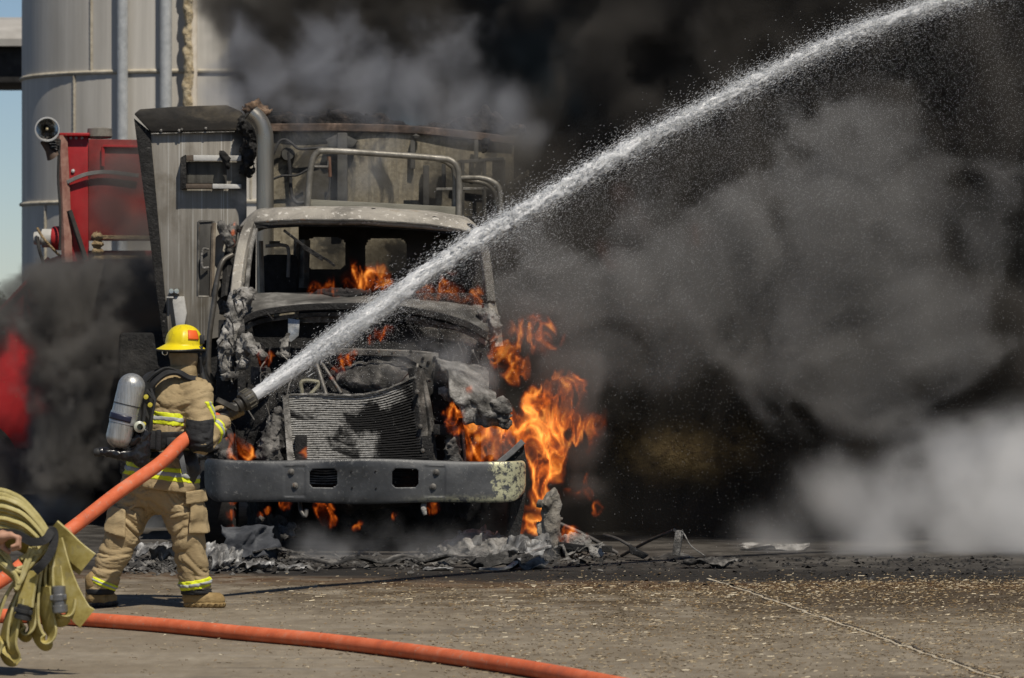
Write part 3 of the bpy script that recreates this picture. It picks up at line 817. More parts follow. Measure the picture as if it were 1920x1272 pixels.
T('pillar', bar([W(900, 442, CY + .02), W(912, 500, CY - .2), W(920, 570, CY - .42)], .07, .085, 16), surf('sooty_pillar', [(.3, (.05, .046, .04)), (.55, (.12, .11, .095)), (.75, (.26, .24, .2))], 6, .8))
T('pillar', bar([W(918, 570, CY - .40), W(927, 610, CY - .42), W(932, 650, CY - .42)], .07, .085, 10), cabm)
lump('pillar_wrap', [W(912, 590, CY - .45), W(922, 602, CY - .45), W(926, 630, CY - .45)], [.04, .05, .035], ash, 62, amp=.05)
for k, (px, py, dy) in enumerate(((520, 402, .12), (610, 398, .2), (700, 398, .15), (745, 402, .2), (820, 408, .1), (880, 424, .1), (462, 440, -.05), (452, 485, -.2), (446, 530, -.38), (905, 470, -.1), (914, 520, -.28))):
    p = W(px, py, CY + dy)
    lump('char_flake', [p, p + Vector((rt.uniform(-.06, .06), rt.uniform(-.02, .02), rt.uniform(-.05, .01)))], [rt.uniform(.012, .03), .012], char if k % 2 else charash, 200 + k, amp=.02, h=.01, fr=20)
# cowl below the windscreen
def cowl_pt(u, v):
    px = 436 + 480 * u
    y0 = np.interp(u, [0, .15, .5, 1], [552, 551, 556, 574]); y1 = np.interp(u, [0, .1, .3, .5, .8, 1], [600, 590, 577, 575, 592, 624])
    n = fbm1(px * .03, v * 3, 1.0, 3, 66)
    return W(px, y0 + (y1 - y0) * v + n * 3, CY - .38 - .22 * v + .08 * (2 * abs(u - .5)) ** 2 + n * .02)
solid(T('cowl', grid(cowl_pt, 60, 12), surf('burnt_cowl', [(.3, (.03, .028, .025)), (.5, (.10, .095, .085)), (.65, (.24, .23, .21)), (.8, (.4, .38, .34))], 5, .8, stretch=(.5, 1, 2), bmp=.6), smooth='all'), .02)
lip = [W(458, 601, CY - .66), W(490, 588, CY - .68), W(560, 578, CY - .70), (W(640, 575, CY - .72)), W(720, 577, CY - .72), W(800, 588, CY - .70), W(870, 607, CY - .67), W(912, 630, CY - .64)]
T('firewall_lip', bar(lip, .07, .055, 50), char)
T('firewall_strip', bar([p + Vector((0, .08, -.06)) for p in lip], .03, .035, 50), charash)
T('firewall', prism([W(432, 590, CY - .45), W(925, 620, CY - .45), W(925, 880, CY - .45), W(432, 880, CY - .45)], Vector((0, .04, 0)), .004), char)
T('firewall_panel', prism([W(560, 592, CY - .52), W(690, 590, CY - .52), W(700, 603, CY - .52), W(560, 606, CY - .52)], Vector((0, .02, 0)), .003), charash)
T('firewall_panel', prism([W(770, 600, CY - .52), W(900, 632, CY - .52), W(890, 650, CY - .52), W(800, 632, CY - .52)], Vector((0, .02, 0)), .003), charash)
for (ax, ay, bx_, by_) in ((500, 586, 512, 600), (455, 580, 448, 590), (700, 600, 740, 632), (760, 596, 790, 640), (820, 610, 838, 650)):
    T('wire', tube([W(ax, ay, CY - .74), W(bx_, by_, CY - .74)], .007, 6), char)
# back wall of the cab with its two rear windows
BY = CY + 1.34
def back_m(): return surf('burnt_back_wall', [(.3, (.008, .008, .007)), (.6, (.02, .018, .016)), (.8, (.05, .045, .04))], 5, .9)
wins = [(574, 446, 648, 506), (686, 447, 762, 512)]
V, Fc = grid(lambda u, v: W(560 + 350 * u, 405 + 300 * v, BY), 141, 121)
Fk = []
for q in Fc:
    c = sum((Vector(V[i]) for i in q), Vector()) / 4
    px = 960 + c.x * FPX / BY; py = HORY + (EYE - c.z) * FPX / BY
    if any(inr(px, py, h, 16) for h in wins): continue
    Fk.append(q)
solid(T('cab_back_wall', (V, Fk), back_m()), .04)
T('door_post', bar([W(470, 430, BY), W(468, 700, BY)], .06, .08), char)
T('seat_post', bar([W(489, 452, CY + .5), W(492, 560, CY + .5)], .03, .03), surf('seat_tan', [(.3, (.16, .135, .10)), (.7, (.36, .31, .24))], 9, .8))
T('seat_tube', tube([W(498, 462, CY + .7), W(530, 460, CY + .7), W(541, 470, CY + .7), W(540, 520, CY + .7)], .014, 8, 16), surf('seat_rod', [(.3, (.16, .15, .14)), (.7, (.34, .32, .3))], 9, .6))
T('seat_tube', tube([W(505, 455, CY + .72), W(525, 455, CY + .72)], .012, 8), steel)
T('seat_frame', bar([W(571, 450, CY + .9), W(568, 540, CY + .9)], .08, .07), steel)
T('seat_frame', bar([W(556, 450, CY + .9), W(553, 520, CY + .9)], .04, .03), ash)
T('seat_back', box(W(525, 530, CY + .8), (.3, .12, .45), .05), char)
T('seat_back', box(W(800, 545, CY + .8), (.42, .12, .4), .05), char)
T('wiper_arm', bar([W(532, 432, CY + .02), W(590, 476, CY - .02), W(612, 487, CY - .03), W(628, 499, CY - .04)], .012, .02, 14), char)
T('wiper_blade', bar([W(568, 462, CY - .02), W(606, 486, CY - .05)], .02, .035), char)
T('dashboard', box(W(680, 566, CY - .15), (1.75, .4, .14), .03), char)
T('steering_wheel', tube([W(645, 551, CY - .3) + Vector((.2 * math.cos(t), .13 * math.sin(t), .018 * math.cos(t * 2))) for t in np.linspace(0, 2 * math.pi, 40)], .018, 10), char)
lump('dash_debris', [W(590, 552, CY - .35), W(640, 548, CY - .35), W(690, 553, CY - .35)], [.02, .035, .025], char, 70, amp=.03)
T('cab_floor', box(Vector((W(680, 0, CY + .5).x, CY + .5, 1.1)), (2.0, 1.6, .06), .01), char)
T('cab_side', prism([W(928, 560, CY - .3), W(934, 760, CY - .3), W(934, 760, CY - .3) + Vector((0, 1.6, 0)), W(928, 560, CY - .3) + Vector((0, 1.6, 0))], Vector((-.03, 0, 0))), char)
T('cab_side', prism([W(424, 570, CY - .1), W(424, 830, CY - .1), W(424, 830, CY - .1) + Vector((0, 1.4, 0)), W(424, 570, CY - .1) + Vector((0, 1.4, 0))], Vector((.03, 0, 0))), char)

# ---- mirror housing and grab pipe on the left
MY = CY + .05
mir = T('mirror_housing', box(W(386, 485, MY), (.115, .16, .60), .012), surf('mirror_dark', [(.3, (.025, .023, .02)), (.7, (.09, .085, .075))], 7, .7, stretch=(1, 1, .3)))
T('mirror_rim', bar([W(371, 556, MY - .08), W(372, 417, MY - .08), W(400, 415, MY - .08), W(398, 556, MY - .08), W(371, 556, MY - .08)], .02, .016), steel, mir)
T('mirror_edge', bar([W(401, 418, MY - .1), W(397, 556, MY - .1)], .03, .024), surf('rust_edge', [(.3, (.12, .09, .06)), (.7, (.30, .25, .19))], 9, .8), mir)
T('mirror_handle', tube([W(391, 468, MY - .1), W(380, 469, MY - .13), W(379, 500, MY - .13), W(391, 502, MY - .1)], .009, 8, 24), ash, mir)
T('door_skin', prism([W(402, 418, MY), W(432, 424, MY), W(428, 470, MY), W(412, 520, MY), W(400, 545, MY)], Vector((0, .02, 0)), .003), surf('peeled_skin', [(.35, (.32, .29, .24)), (.5, (.40, .37, .31)), (.58, (.06, .055, .05))], 3, .85))
lump('mirror_arm', [W(415, 425, MY - .1), W(425, 440, MY - .1), W(432, 458, MY - .12)], [.035, .03, .03], charash, 74, amp=.03)
T('grab_pipe', tube([W(436, 478, MY - .1), W(418, 490, MY - .15), W(408, 520, MY - .18), W(401, 570, MY - .2), W(393, 630, MY - .22), W(391, 690, MY - .22), W(398, 712, MY - .2), W(408, 720, MY - .15)], .021, 14, 50), surf('pipe_brown', [(.3, (.06, .053, .046)), (.6, (.13, .12, .105)), (.8, (.22, .2, .18))], 6, .45, .5))
lump('hanging_rag', [W(436, 430, MY), W(432, 480, MY), W(424, 530, MY), W(418, 580, MY)], [.035, .03, .04, .03], charash, 75, amp=.05)

# ---- chassis
for px in (560, 800):
    T('frame_rail', box(Vector((W(px, 0, TY).x, TY + 4.6, .78)), (.09, 8.6, .24), .01), char)
T('front_axle', box(Vector((-1.11, TY + 1.0, .46)), (2.0, .14, .14), .03), char)
def axle_sdf(g):
    d = ell_d(g, (-1.1, TY + .8, .52), (.55, .3, .2))
    return d + fbm(g * 6, 4, 80) * .12
T('oil_pan', surfnet(axle_sdf, (-1.8, TY + .35, .2), (-.4, TY + 1.2, .85), .03), char, smooth='all')
def wheel(x, y, r=.5, w=.26):
    c = Vector((x, y, r))
    o = T('wheel', lathe([(r * .55, -w / 2), (r * .9, -w / 2), (r * .98, -w * .36), (r, -w * .2), (r, w * .2), (r * .98, w * .36), (r * .9, w / 2), (r * .55, w / 2)], c, (1, 0, 0), 40), tyre_m)
    T('rim', lathe([(0, -w * .2), (r * .3, -w * .2), (r * .5, -w * .45), (r * .56, -w * .5)], c, (1, 0, 0), 30), steel, o)
    T('rim', lathe([(0, w * .2), (r * .3, w * .2), (r * .5, w * .45), (r * .56, w * .5)], c, (1, 0, 0), 30), steel, o)
wheel(W(408, 0, TY + .6).x - .02, TY + 1.02); wheel(W(958, 0, TY + .6).x - .1, TY + 1.05)
for yy in (TY + 6.6, TY + 7.8):
    for sx in (-1, 1):
        wheel(-1.11 + sx * .82, yy); wheel(-1.11 + sx * 1.14, yy)

def belly(g):
    d = np.full(g.shape[:-1], 9., np.float32)
    for e in ((-1.1, 34.6, .30, .95, .5, .42), (-1.7, 34.9, .3, .45, .5, .6), (-.5, 34.9, .3, .45, .5, .6), (-1.1, 33.7, .55, .35, .6, .22), (-1.1, 34.6, .9, 1.0, .5, .3)): d = np.minimum(d, ell_d(g, e[:3], e[3:]))
    return d + fbm(g * 4, 4, 150, .6) * .16
T('added_dark_lumps', surfnet(belly, (-2.3, 33.0, 0), (.1, 35.6, 1.25), .045), char, smooth='all')  # charred lumps added to black out the gap under the truck
# ---- exhaust stack
SYk = CY + 1.75
stack_m = surf('stack_steel', [(.3, (.20, .185, .155)), (.5, (.32, .30, .26)), (.7, (.44, .42, .375))], 5, .38, .75, stretch=(1, 1, .12), bmp=.15)
stk = T('exhaust_stack', tube([W(497, 600, SYk), W(497, 400, SYk), W(497, 300, SYk), W(497, 262, SYk), W(493, 240, SYk), W(484, 224, SYk), W(471, 212, SYk)], .072, 28, 60, cap=False), stack_m)
T('stack_mouth', lathe([(.072, .0), (.076, .004), (.066, .006), (.06, -.1)], W(471, 212, SYk), (-.72, 0, .69), 28), char, stk)

# ---- headache rack
RYk = CY + 1.5
tube_m = surf('rack_tube', [(.3, (.10, .092, .075)), (.5, (.22, .205, .175)), (.7, (.38, .36, .32))], 7, .5, .45, stretch=(1, 1, .5))
rack = T('roof_rack', tube([W(576, 402, RYk), W(580, 340, RYk), W(585, 305, RYk), W(594, 288, RYk), W(612, 283, RYk), W(700, 288, RYk), W(820, 297, RYk), W(848, 303, RYk), W(859, 318, RYk), W(861, 345, RYk), W(860, 412, RYk)], .026, 14, 110), tube_m)
T('rack_tube', tube([W(826, 299, RYk + .1), W(842, 308, RYk + .1), W(852, 325, RYk + .1), W(853, 400, RYk + .1)], .022, 12, 40), tube_m, rack)
T('rack_tube', tube([W(864, 334, RYk), W(900, 334, RYk), W(922, 340, RYk), W(936, 354, RYk), W(939, 390, RYk), W(938, 430, RYk)], .022, 12, 50), tube_m, rack)
T('rack_tube', tube([W(866, 338, RYk + .12), W(900, 342, RYk + .12), W(920, 352, RYk + .12), W(930, 372, RYk + .12), W(930, 430, RYk + .12)], .018, 12, 40), tube_m, rack)
T('rack_plate', prism([W(581, 374, RYk), W(856, 388, RYk), W(857, 404, RYk), W(577, 395, RYk)], Vector((0, .03, 0)), .004), surf('rack_plate', [(.3, (.12, .115, .09)), (.5, (.22, .21, .17)), (.7, (.36, .34, .24))], 4, .8, stretch=(.5, 1, 3)), rack)
T('rack_plate', prism([W(578, 396, RYk - .04), W(858, 405, RYk - .04), W(858, 409, RYk - .04), W(578, 402, RYk - .04)], Vector((0, .1, 0)), .003), ash, rack)
T('side_bar', tube([W(590, 313, RYk), W(615, 313, RYk), W(617, 295, RYk)], .012, 8), steel, rack)
T('side_bar', bar([W(617, 294, RYk), W(619, 332, RYk)], .02, .025), surf('rack_rust', [(.3, (.09, .045, .03)), (.7, (.2, .12, .08))], 9, .8), rack)
for px in (688, 735): lump('roof_clamp', [W(px, 396, RYk - .08), W(px + 8, 400, RYk - .08)], [.02, .015], char, 80 + px, par=rack, amp=.02)

# ---- mixer box behind the cab
XY = CY + 2.2
def wall_m():
    m, nt, N, L, B = nodes('scorched_box_wall')
    v = coord(nt)
    n = noise_node(nt, v, 1.7, 8, .6, 1.2); f = noise_node(nt, v, 30, 8, .7); st = noise_node(nt, coord(nt, (6, 6, .4)), 3, 6, .6)
    c = ramp_node(nt, [(.3, (.15, .125, .085)), (.5, (.24, .205, .14)), (.7, (.36, .32, .24))], f)
    c = mixc(nt, rangen(nt, st, .48, .66, 0, .6), c, (.12, .105, .075))
    c = mixc(nt, rangen(nt, n, .45, .55, 0, .9), c, (.035, .032, .026))
    c = mixc(nt, rangen(nt, f, .60, .68, 0, .5), c, (.05, .045, .035))
    L.new(c, B.inputs['Base Color']); B.inputs['Roughness'].default_value = .8
    bump(nt, B, f, .4, .01)
    return m
wm = wall_m()
def wall_pt(u, v):
    px = 500 + 463 * u
    top = np.interp(px, [500, 660, 800, 962], [244, 246, 250, 268])
    return W(px, top + (700 - top) * v, XY + .35 * max(0, u - .35) ** 2 + .02 * math.sin(u * 9 + v * 4))
solid(T('box_front_wall', grid(wall_pt, 60, 40), wm, smooth='all'), .03)
T('box_side', prism([W(962, 268, XY + .15), W(962, 720, XY + .15), W(962, 720, XY + .15) + Vector((0, 5, 0)), W(962, 268, XY + .15) + Vector((0, 5, 0))], Vector((-.04, 0, 0))), wm)
T('box_floor', box(Vector((W(730, 0, XY).x, XY + 2.6, 1.25)), (1.95, 5, .12), .01), char)
T('box_back', box(Vector((W(730, 0, XY).x, XY + 5.1, 2.2)), (1.95, .05, 2.0), .01), wm)
T('top_rail', bar([W(500, 240, XY - .03), W(660, 240, XY - .03), W(800, 246, XY), W(964, 264, XY + .12)], .07, .07, 24), surf('rusted_rail', [(.3, (.035, .026, .02)), (.5, (.085, .058, .042)), (.66, (.17, .12, .09)), (.75, (.42, .27, .19))], 9, .85, bmp=.7))
def heap_sdf(g):
    P = np.stack([960 + g[..., 0] * FPX / g[..., 1], HORY + (EYE - g[..., 2]) * FPX / g[..., 1]], -1)
    x = g[..., 0]
    xs = [W(p, 0, XY + .35).x for p in (485, 520, 560, 600, 625, 650, 690, 720, 745, 780, 820, 860, 895, 905, 930, 965)]
    zs = [W(0, q, XY + .35).z for q in (222, 212, 214, 213, 205, 210, 216, 217, 232, 239, 236, 226, 212, 203, 216, 236)]
    top = np.interp(x, xs, zs)
    d = np.maximum(np.abs(g[..., 1] - XY - .38) - .3, np.maximum(g[..., 2] - top, W(0, 248, XY).z - g[..., 2])) * .8
    return d + fbm(g * 7, 4, 90, .6) * .09 + .01
hz0, hz1 = W(0, 262, XY).z, W(0, 185, XY).z
T('charred_load', surfnet(heap_sdf, (W(470, 0, XY).x, XY, hz0), (W(985, 0, XY).x, XY + .85, hz1), .02), surf('charred_feed', [(.3, (.008, .008, .008)), (.5, (.022, .02, .019)), (.64, (.07, .055, .045)), (.78, (.30, .20, .14))], 9, .9, bmp=1, bscale=40, bdist=.03), smooth='all')
sq = surf('wall_fitting', [(.3, (.035, .033, .03)), (.7, (.11, .105, .09))], 7, .7)
T('upright', box(W(642, 330, XY - .12), (.085, .085, .72), .01), sq)
T('upright_cap', prism([W(610, 262, XY - .14), W(640, 249, XY - .14), W(671, 264, XY - .14), W(661, 277, XY - .14), W(618, 276, XY - .14)], Vector((0, .1, 0)), .006), sq)
T('upright', box(W(774, 290, XY - .05), (.04, .05, .24), .006), sq)
T('hanging_hook', lathe([(0, 0), (.03, .01), (.035, .03), (0, .05)], W(780, 262, XY - .06), (0, 0, 1), 10), sq)
T('upright', box(W(799, 348, XY - .05), (.05, .05, .34), .008), sq)
T('upright', box(W(832, 330, XY - .04), (.035, .05, .2), .006), sq)
T('upright', box(W(893, 285, XY + .0), (.035, .04, .2), .006), sq)
lump('rag', [W(910, 265, XY - .02), W(908, 280, XY - .02)], [.025, .02], char, 95, amp=.03)
T('guard_frame', bar([W(858, 304, XY - .1), W(945, 298, XY - .1)], .03, .028), sq)
for px in (867, 908, 944): T('guard_frame', bar([W(px, 300, XY - .1), W(px, 430, XY - .1)], .03, .026), sq)
T('guard_frame', bar([W(818, 355, XY - .1), W(945, 353, XY - .1)], .03, .022), tube_m)
T('guard_plate', box(W(934, 330, XY - .02), (.1, .02, .26), .004), char)
cab_m = surf('cable_black', [(.3, (.02, .02, .02)), (.7, (.06, .058, .055))], 20, .7)
T('cable', tube([W(512, 290, XY - .1), W(522, 268, XY - .1), W(534, 262, XY - .1), W(548, 270, XY - .1), W(560, 279, XY - .1), W(580, 279, XY - .1), W(607, 277, XY - .1)], .012, 8, 50), cab_m)
T('cable', tube([W(512, 336, XY - .12), W(530, 330, XY - .12), W(556, 329, XY - .12), W(578, 318, XY - .12)], .010, 8, 30), cab_m)
T('cable', tube([W(541, 285, XY - .06), W(544, 330, XY - .06), W(547, 365, XY - .06), W(556, 380, XY - .06), W(570, 380, XY - .06)], .016, 8, 30), cab_m)
T('cable', tube([W(618, 330, XY - .1), W(618, 350, XY - .1), W(610, 378, XY - .1)], .009, 8, 16), cab_m)
T('round_fitting', lathe([(0, -.05), (.05, -.05), (.06, -.03), (.06, .02)], W(540, 290, XY - .02), (0, 1, 0), 18), sq)
def flap_pt(u, v):
    p = W(950 + 42 * u, 345 - 28 * u + (45 - 20 * u) * v, XY + .1 + .1 * math.sin(u * 3 + v * 2))
    n = fbm1(p.x * 6, p.y * 6, p.z * 6, 2, 97)
    return p + Vector((n * .04, n * .12, n * .05))
solid(T('torn_sheet', grid(flap_pt, 16, 14), wm, smooth='all'), .012)

# ---- flared steel side wing on the left
WY = CY + 2.1
def wing_m():
    m, nt, N, L, B = nodes('streaked_stainless')
    v = coord(nt)
    sep = N.new('ShaderNodeSeparateXYZ'); L.new(v, sep.inputs[0])
    st = noise_node(nt, coord(nt, (4, 4, .3)), 3.0, 9, .72); big = noise_node(nt, v, 1.9, 7, .6, .6)
    c = ramp_node(nt, [(.25, (.15, .132, .105)), (.45, (.245, .222, .185)), (.6, (.31, .288, .25)), (.78, (.40, .38, .34))], st)
    drip = noise_node(nt, coord(nt, (22, 22, .18)), 3, 2, .5)
    c = mixc(nt, rangen(nt, drip, .63, .67, 0, .55), c, (.55, .54, .50))
    # soot creeping in from the fire side and the top edge
    k = mathn(nt, 'ADD', mathn(nt, 'ADD', rangen(nt, sep.outputs[0], -1.45, -1.0, 0, .34), rangen(nt, sep.outputs[2], 3.15, 3.3, 0, .12)), big)
    c = mixc(nt, rangen(nt, k, .62, .86, 0, .92), c, (.025, .023, .02))
    c = mixc(nt, rangen(nt, big, .48, .66, 0, .6), c, (.13, .105, .07))
    L.new(c, B.inputs['Base Color']); B.inputs['Metallic'].default_value = .3
    L.new(rangen(nt, st, .3, .7, .45, .7), B.inputs['Roughness'])
    bump(nt, B, st, .2, .01)
    return m
wing = T('side_wing', prism([W(281, 247, WY), W(462, 243, WY), W(462, 620, WY), W(318, 655, WY)], Vector((0, .04, 0)), .004), wing_m())
T('wing_edge', prism([W(251, 222, WY - .02), W(282, 247, WY - .012), W(319, 660, WY - .012), W(306, 640, WY - .02)], Vector((-.02, .35, 0)), .004), char, wing)
capm = surf('sooty_cap', [(.3, (.012, .011, .01)), (.5, (.035, .031, .026)), (.65, (.12, .10, .07)), (.8, (.23, .2, .14))], 3.2, .8, bmp=.4, stretch=(.7, 1, 1.6))
cap = T('wing_cap', prism([W(251, 214, WY - .05), W(262, 205, WY - .05), W(330, 200, WY - .05), W(425, 197, WY - .05), W(450, 208, WY - .05), W(468, 236, WY - .05), W(470, 244, WY - .05), W(283, 249, WY - .05)], Vector((0, .3, 0)), .012), capm, wing)
for px, py in ((302, 245), (341, 243), (336, 245), (386, 241)): T('rivet', lathe([(0, -.02), (.011, -.015), (.013, .002)], W(px, py, WY - .05), (0, 1, 0), 8), ash, wing)
T('cap_seam', bar([W(284, 251, WY - .035), W(440, 247, WY - .035)], .02, .008), ash, wing)
white = surf('chalked_white', [(.3, (.30, .29, .27)), (.5, (.52, .51, .48)), (.7, (.62, .61, .58))], 6, .75)
T('bracket_end', prism([W(338, 296, WY - .1), W(348, 290, WY - .1), W(350, 354, WY - .1), W(338, 356, WY - .1)], Vector((0, .1, 0)), .006), char, wing)
for y0, y1, px0, pm in ((291, 302, 350, 362), (345, 354, 348, 398)):
    T('bracket_bar', prism([W(px0, y0, WY - .1), W(px0 + 6, y0, WY - .1), W(pm, y0, WY - .1), W(pm, y1, WY - .1), W(px0, y1, WY - .1)], Vector((0, .07, 0)), .004), surf('bracket_burnt', [(.3, (.05, .035, .025)), (.7, (.13, .10, .075))], 9, .8), wing)
    T('bracket_bar', prism([W(pm + .5, y0, WY - .1), W(452, y0 + 1, WY - .1), W(452, y1, WY - .1), W(pm + .5, y1, WY - .1)], Vector((0, .07, 0)), .004), white, wing)
T('bracket_plate', prism([W(351, 303, WY - .03), W(425, 303, WY - .03), W(425, 344, WY - .03), W(351, 344, WY - .03)], Vector((0, .02, 0)), .003), surf('plate_sooty', [(.3, (.04, .037, .032)), (.55, (.10, .095, .08)), (.75, (.2, .19, .165))], 4, .8, stretch=(3, 1, .4)), wing)
lump('strap_knot', [W(418, 290, WY - .14), W(424, 300, WY - .14), W(427, 312, WY - .14)], [.025, .03, .018], char, 99, par=wing, amp=.025)
T('white_block', prism([W(322, 557, WY - .06), W(345, 556, WY - .06), W(350, 588, WY - .06), W(346, 612, WY - .06), W(330, 612, WY - .06)], Vector((0, .06, 0)), .006), white, wing)
T('block_ledge', box(W(319, 558, WY - .06), (.06, .06, .012), .003), white, wing)
T('marker_lamp', lathe([(0, -.05), (.02, -.05), (.026, -.03), (.026, .02)], W(322, 546, WY - .04), (0, 1, 0), 12), chrome, wing)
T('marker_lamp', lathe([(0, -.05), (.02, -.05), (.026, -.03), (.026, .02)], W(332, 546, WY - .04), (0, 1, 0), 12), chrome, wing)
lump('wing_char', [W(462, 232, WY - .1), W(474, 260, WY - .08), W(468, 290, WY - .06), W(462, 320, WY - .06)], [.06, .045, .05, .03], char, 100, amp=.07)
lump('charred_tuft', [W(462, 205, WY), W(480, 203, WY), W(496, 212, WY)], [.03, .05, .04], surf('scorched_straw', [(.3, (.03, .02, .015)), (.55, (.16, .10, .06)), (.75, (.42, .29, .19))], 14, .95, bmp=1), 101, amp=.05, fr=16)
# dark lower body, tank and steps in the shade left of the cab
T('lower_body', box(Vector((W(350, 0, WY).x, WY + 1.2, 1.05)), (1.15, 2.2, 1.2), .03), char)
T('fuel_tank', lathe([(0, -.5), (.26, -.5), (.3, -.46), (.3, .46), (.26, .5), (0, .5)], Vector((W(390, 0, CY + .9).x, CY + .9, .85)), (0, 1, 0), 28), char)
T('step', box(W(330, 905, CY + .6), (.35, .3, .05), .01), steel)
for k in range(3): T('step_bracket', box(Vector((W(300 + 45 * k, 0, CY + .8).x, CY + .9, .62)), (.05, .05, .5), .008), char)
# ================================================================ people
def cloth(name, stops, sc=5, rough=.85, weave=900, bmp=.25):
    m, nt, N, L, B = nodes(name)
    v = coord(nt)
    c = ramp_node(nt, stops, noise_node(nt, v, sc, 6, .6))
    L.new(c, B.inputs['Base Color']); B.inputs['Roughness'].default_value = rough
    B.inputs['Specular IOR Level'].default_value = .2
    cr = noise_node(nt, coord(nt, (1, 1, 2.2)), 11, 4, .55, 1.5)
    cr = mathn(nt, 'POWER', mathn(nt, 'SUBTRACT', 1.0, mathn(nt, 'MULTIPLY', mathn(nt, 'ABSOLUTE', mathn(nt, 'SUBTRACT', cr, .5)), 5.0), clamp=True), 2.0)
    h = mathn(nt, 'ADD', mathn(nt, 'MULTIPLY', cr, .7), mathn(nt, 'ADD', mathn(nt, 'MULTIPLY', noise_node(nt, v, 60, 5, .6), .5), mathn(nt, 'MULTIPLY', noise_node(nt, v, weave, 2, .5), .3)))
    bump(nt, B, h, bmp * 1.3, .005)
    return m
tanm = cloth('turnout_tan', [(.28, (.27, .20, .105)), (.5, (.36, .272, .15)), (.72, (.41, .32, .185))])
black_cloth = cloth('black_webbing', [(.3, (.014, .014, .015)), (.7, (.035, .035, .036))], 9, .7)
lime = cloth('lime_stripe', [(.3, (.62, .68, .02)), (.7, (.75, .80, .05))], 9, .5, bmp=.1)
silver = cloth('silver_stripe', [(.3, (.30, .31, .30)), (.7, (.42, .43, .42))], 9, .4, bmp=.1)
skin = cloth('skin', [(.3, (.38, .21, .14)), (.7, (.50, .29, .20))], 20, .6, bmp=.1)
hoodm = cloth('knit_hood', [(.3, (.22, .165, .095)), (.7, (.32, .245, .145))], 14, .95)
leather = cloth('boot_leather', [(.3, (.20, .13, .05)), (.6, (.34, .24, .11)), (.8, (.12, .08, .04))], 9, .75)
rubber = surf('black_rubber', [(.3, (.012, .012, .012)), (.7, (.04, .04, .039))], 9, .55, bmp=.2)
def folds(g, seed, amp=.010):
    """cloth creases: thin warped pinches with soft swells between them"""
    w = np.stack([perlin(g * 3.6, seed + k) for k in range(3)], -1) * .16
    q = g + w
    a = 1 - np.abs(perlin(q * np.array([5.5, 5.5, 13], np.float32), seed + 5)) * 2.6
    c = 1 - np.abs(perlin(q * np.array([10, 10, 22], np.float32) + 5, seed + 7)) * 2.6
    b = perlin(q * np.array([4, 4, 8], np.float32), seed + 9)
    gate = .55 + .45 * perlin(g * 3.1, seed + 2)
    return gate * (amp * 1.9 * np.clip(a, 0, 1) ** 3 + amp * 1.1 * np.clip(c, 0, 1) ** 3) - amp * 1.3 * np.abs(b) * 1.2 + amp * .1
FF = Vector((W(290, 0, 26.85).x, 26.85, 0))
def F(x, y, z): return (FF.x + x, FF.y + y, FF.z + z)
def toloc(g): return g - np.array(FF, np.float32)
ff = thing('person', FF, 'firefighter in tan turnout gear and yellow helmet aiming the hose at the truck', 'person')
FWD = Vector((.6, .8, 0)); SIDE = Vector((.8, -.6, 0))
def torso_d(p):
    # rotate into body axes: s across the shoulders, f forward
    s = p[..., 0] * .8 - p[..., 1] * .6; f = p[..., 0] * .6 + p[..., 1] * .8
    q = np.stack([s, f / .78, p[..., 2]], -1)
    def B_(x, y, z): return (x * .8 - y * .6, (x * .6 + y * .8) / .78, z)
    d = seg_d(q, B_(.035, 0, .78), B_(.05, 0, 1.04), .272, .195)
    d = smin(d, seg_d(q, B_(.05, 0, 1.04), B_(.105, 0, 1.27), .195, .205), .06)
    c = B_(.135, 0, 1.345)
    d = smin(d, seg_d(q, (c[0] - .13, c[1], c[2] + .005), (c[0] + .13, c[1], c[2] - .01), .105, .105), .08)
    d = smin(d, seg_d(q, B_(.14, 0, 1.38), B_(.172, .02, 1.47), .105, .082), .05)
    return d
JR = dict(sh=(.275, -.10, 1.345), el=(.315, -.215, 1.055), wr=(.415, -.03, 1.155))
JL = dict(sh=(.0, .12, 1.35), el=(.19, .36, 1.13), wr=(.44, .24, 1.215))
def jacket_d(p, arms=True, fold=True):
    d = torso_d(p)
    if arms:
        for J in (JR, JL):
            d = smin(d, seg_d(p, J['sh'], J['el'], .098, .082), .045)
            d = smin(d, seg_d(p, J['el'], J['wr'], .084, .064), .02)
    if fold: d = d + folds(p, 3, .0125)
    # open hem below, open neck above
    hem = (.80 - .05) - p[..., 2] - (p[..., 0] - .03) * .13
    d = np.maximum(d, hem)
    return d
JLO, JHI = (-.30, -.38, .66), (.55, .50, 1.60)
def WB(lo, hi): return np.array(lo) + np.array(FF), np.array(hi) + np.array(FF)
def make(name, fn, lo, hi, h, mat, par, smooth='all'):
    a, b = WB(lo, hi)
    return obj(name, surfnet(lambda g: fn(toloc(g)), a, b, h), mat, par, smooth=smooth)
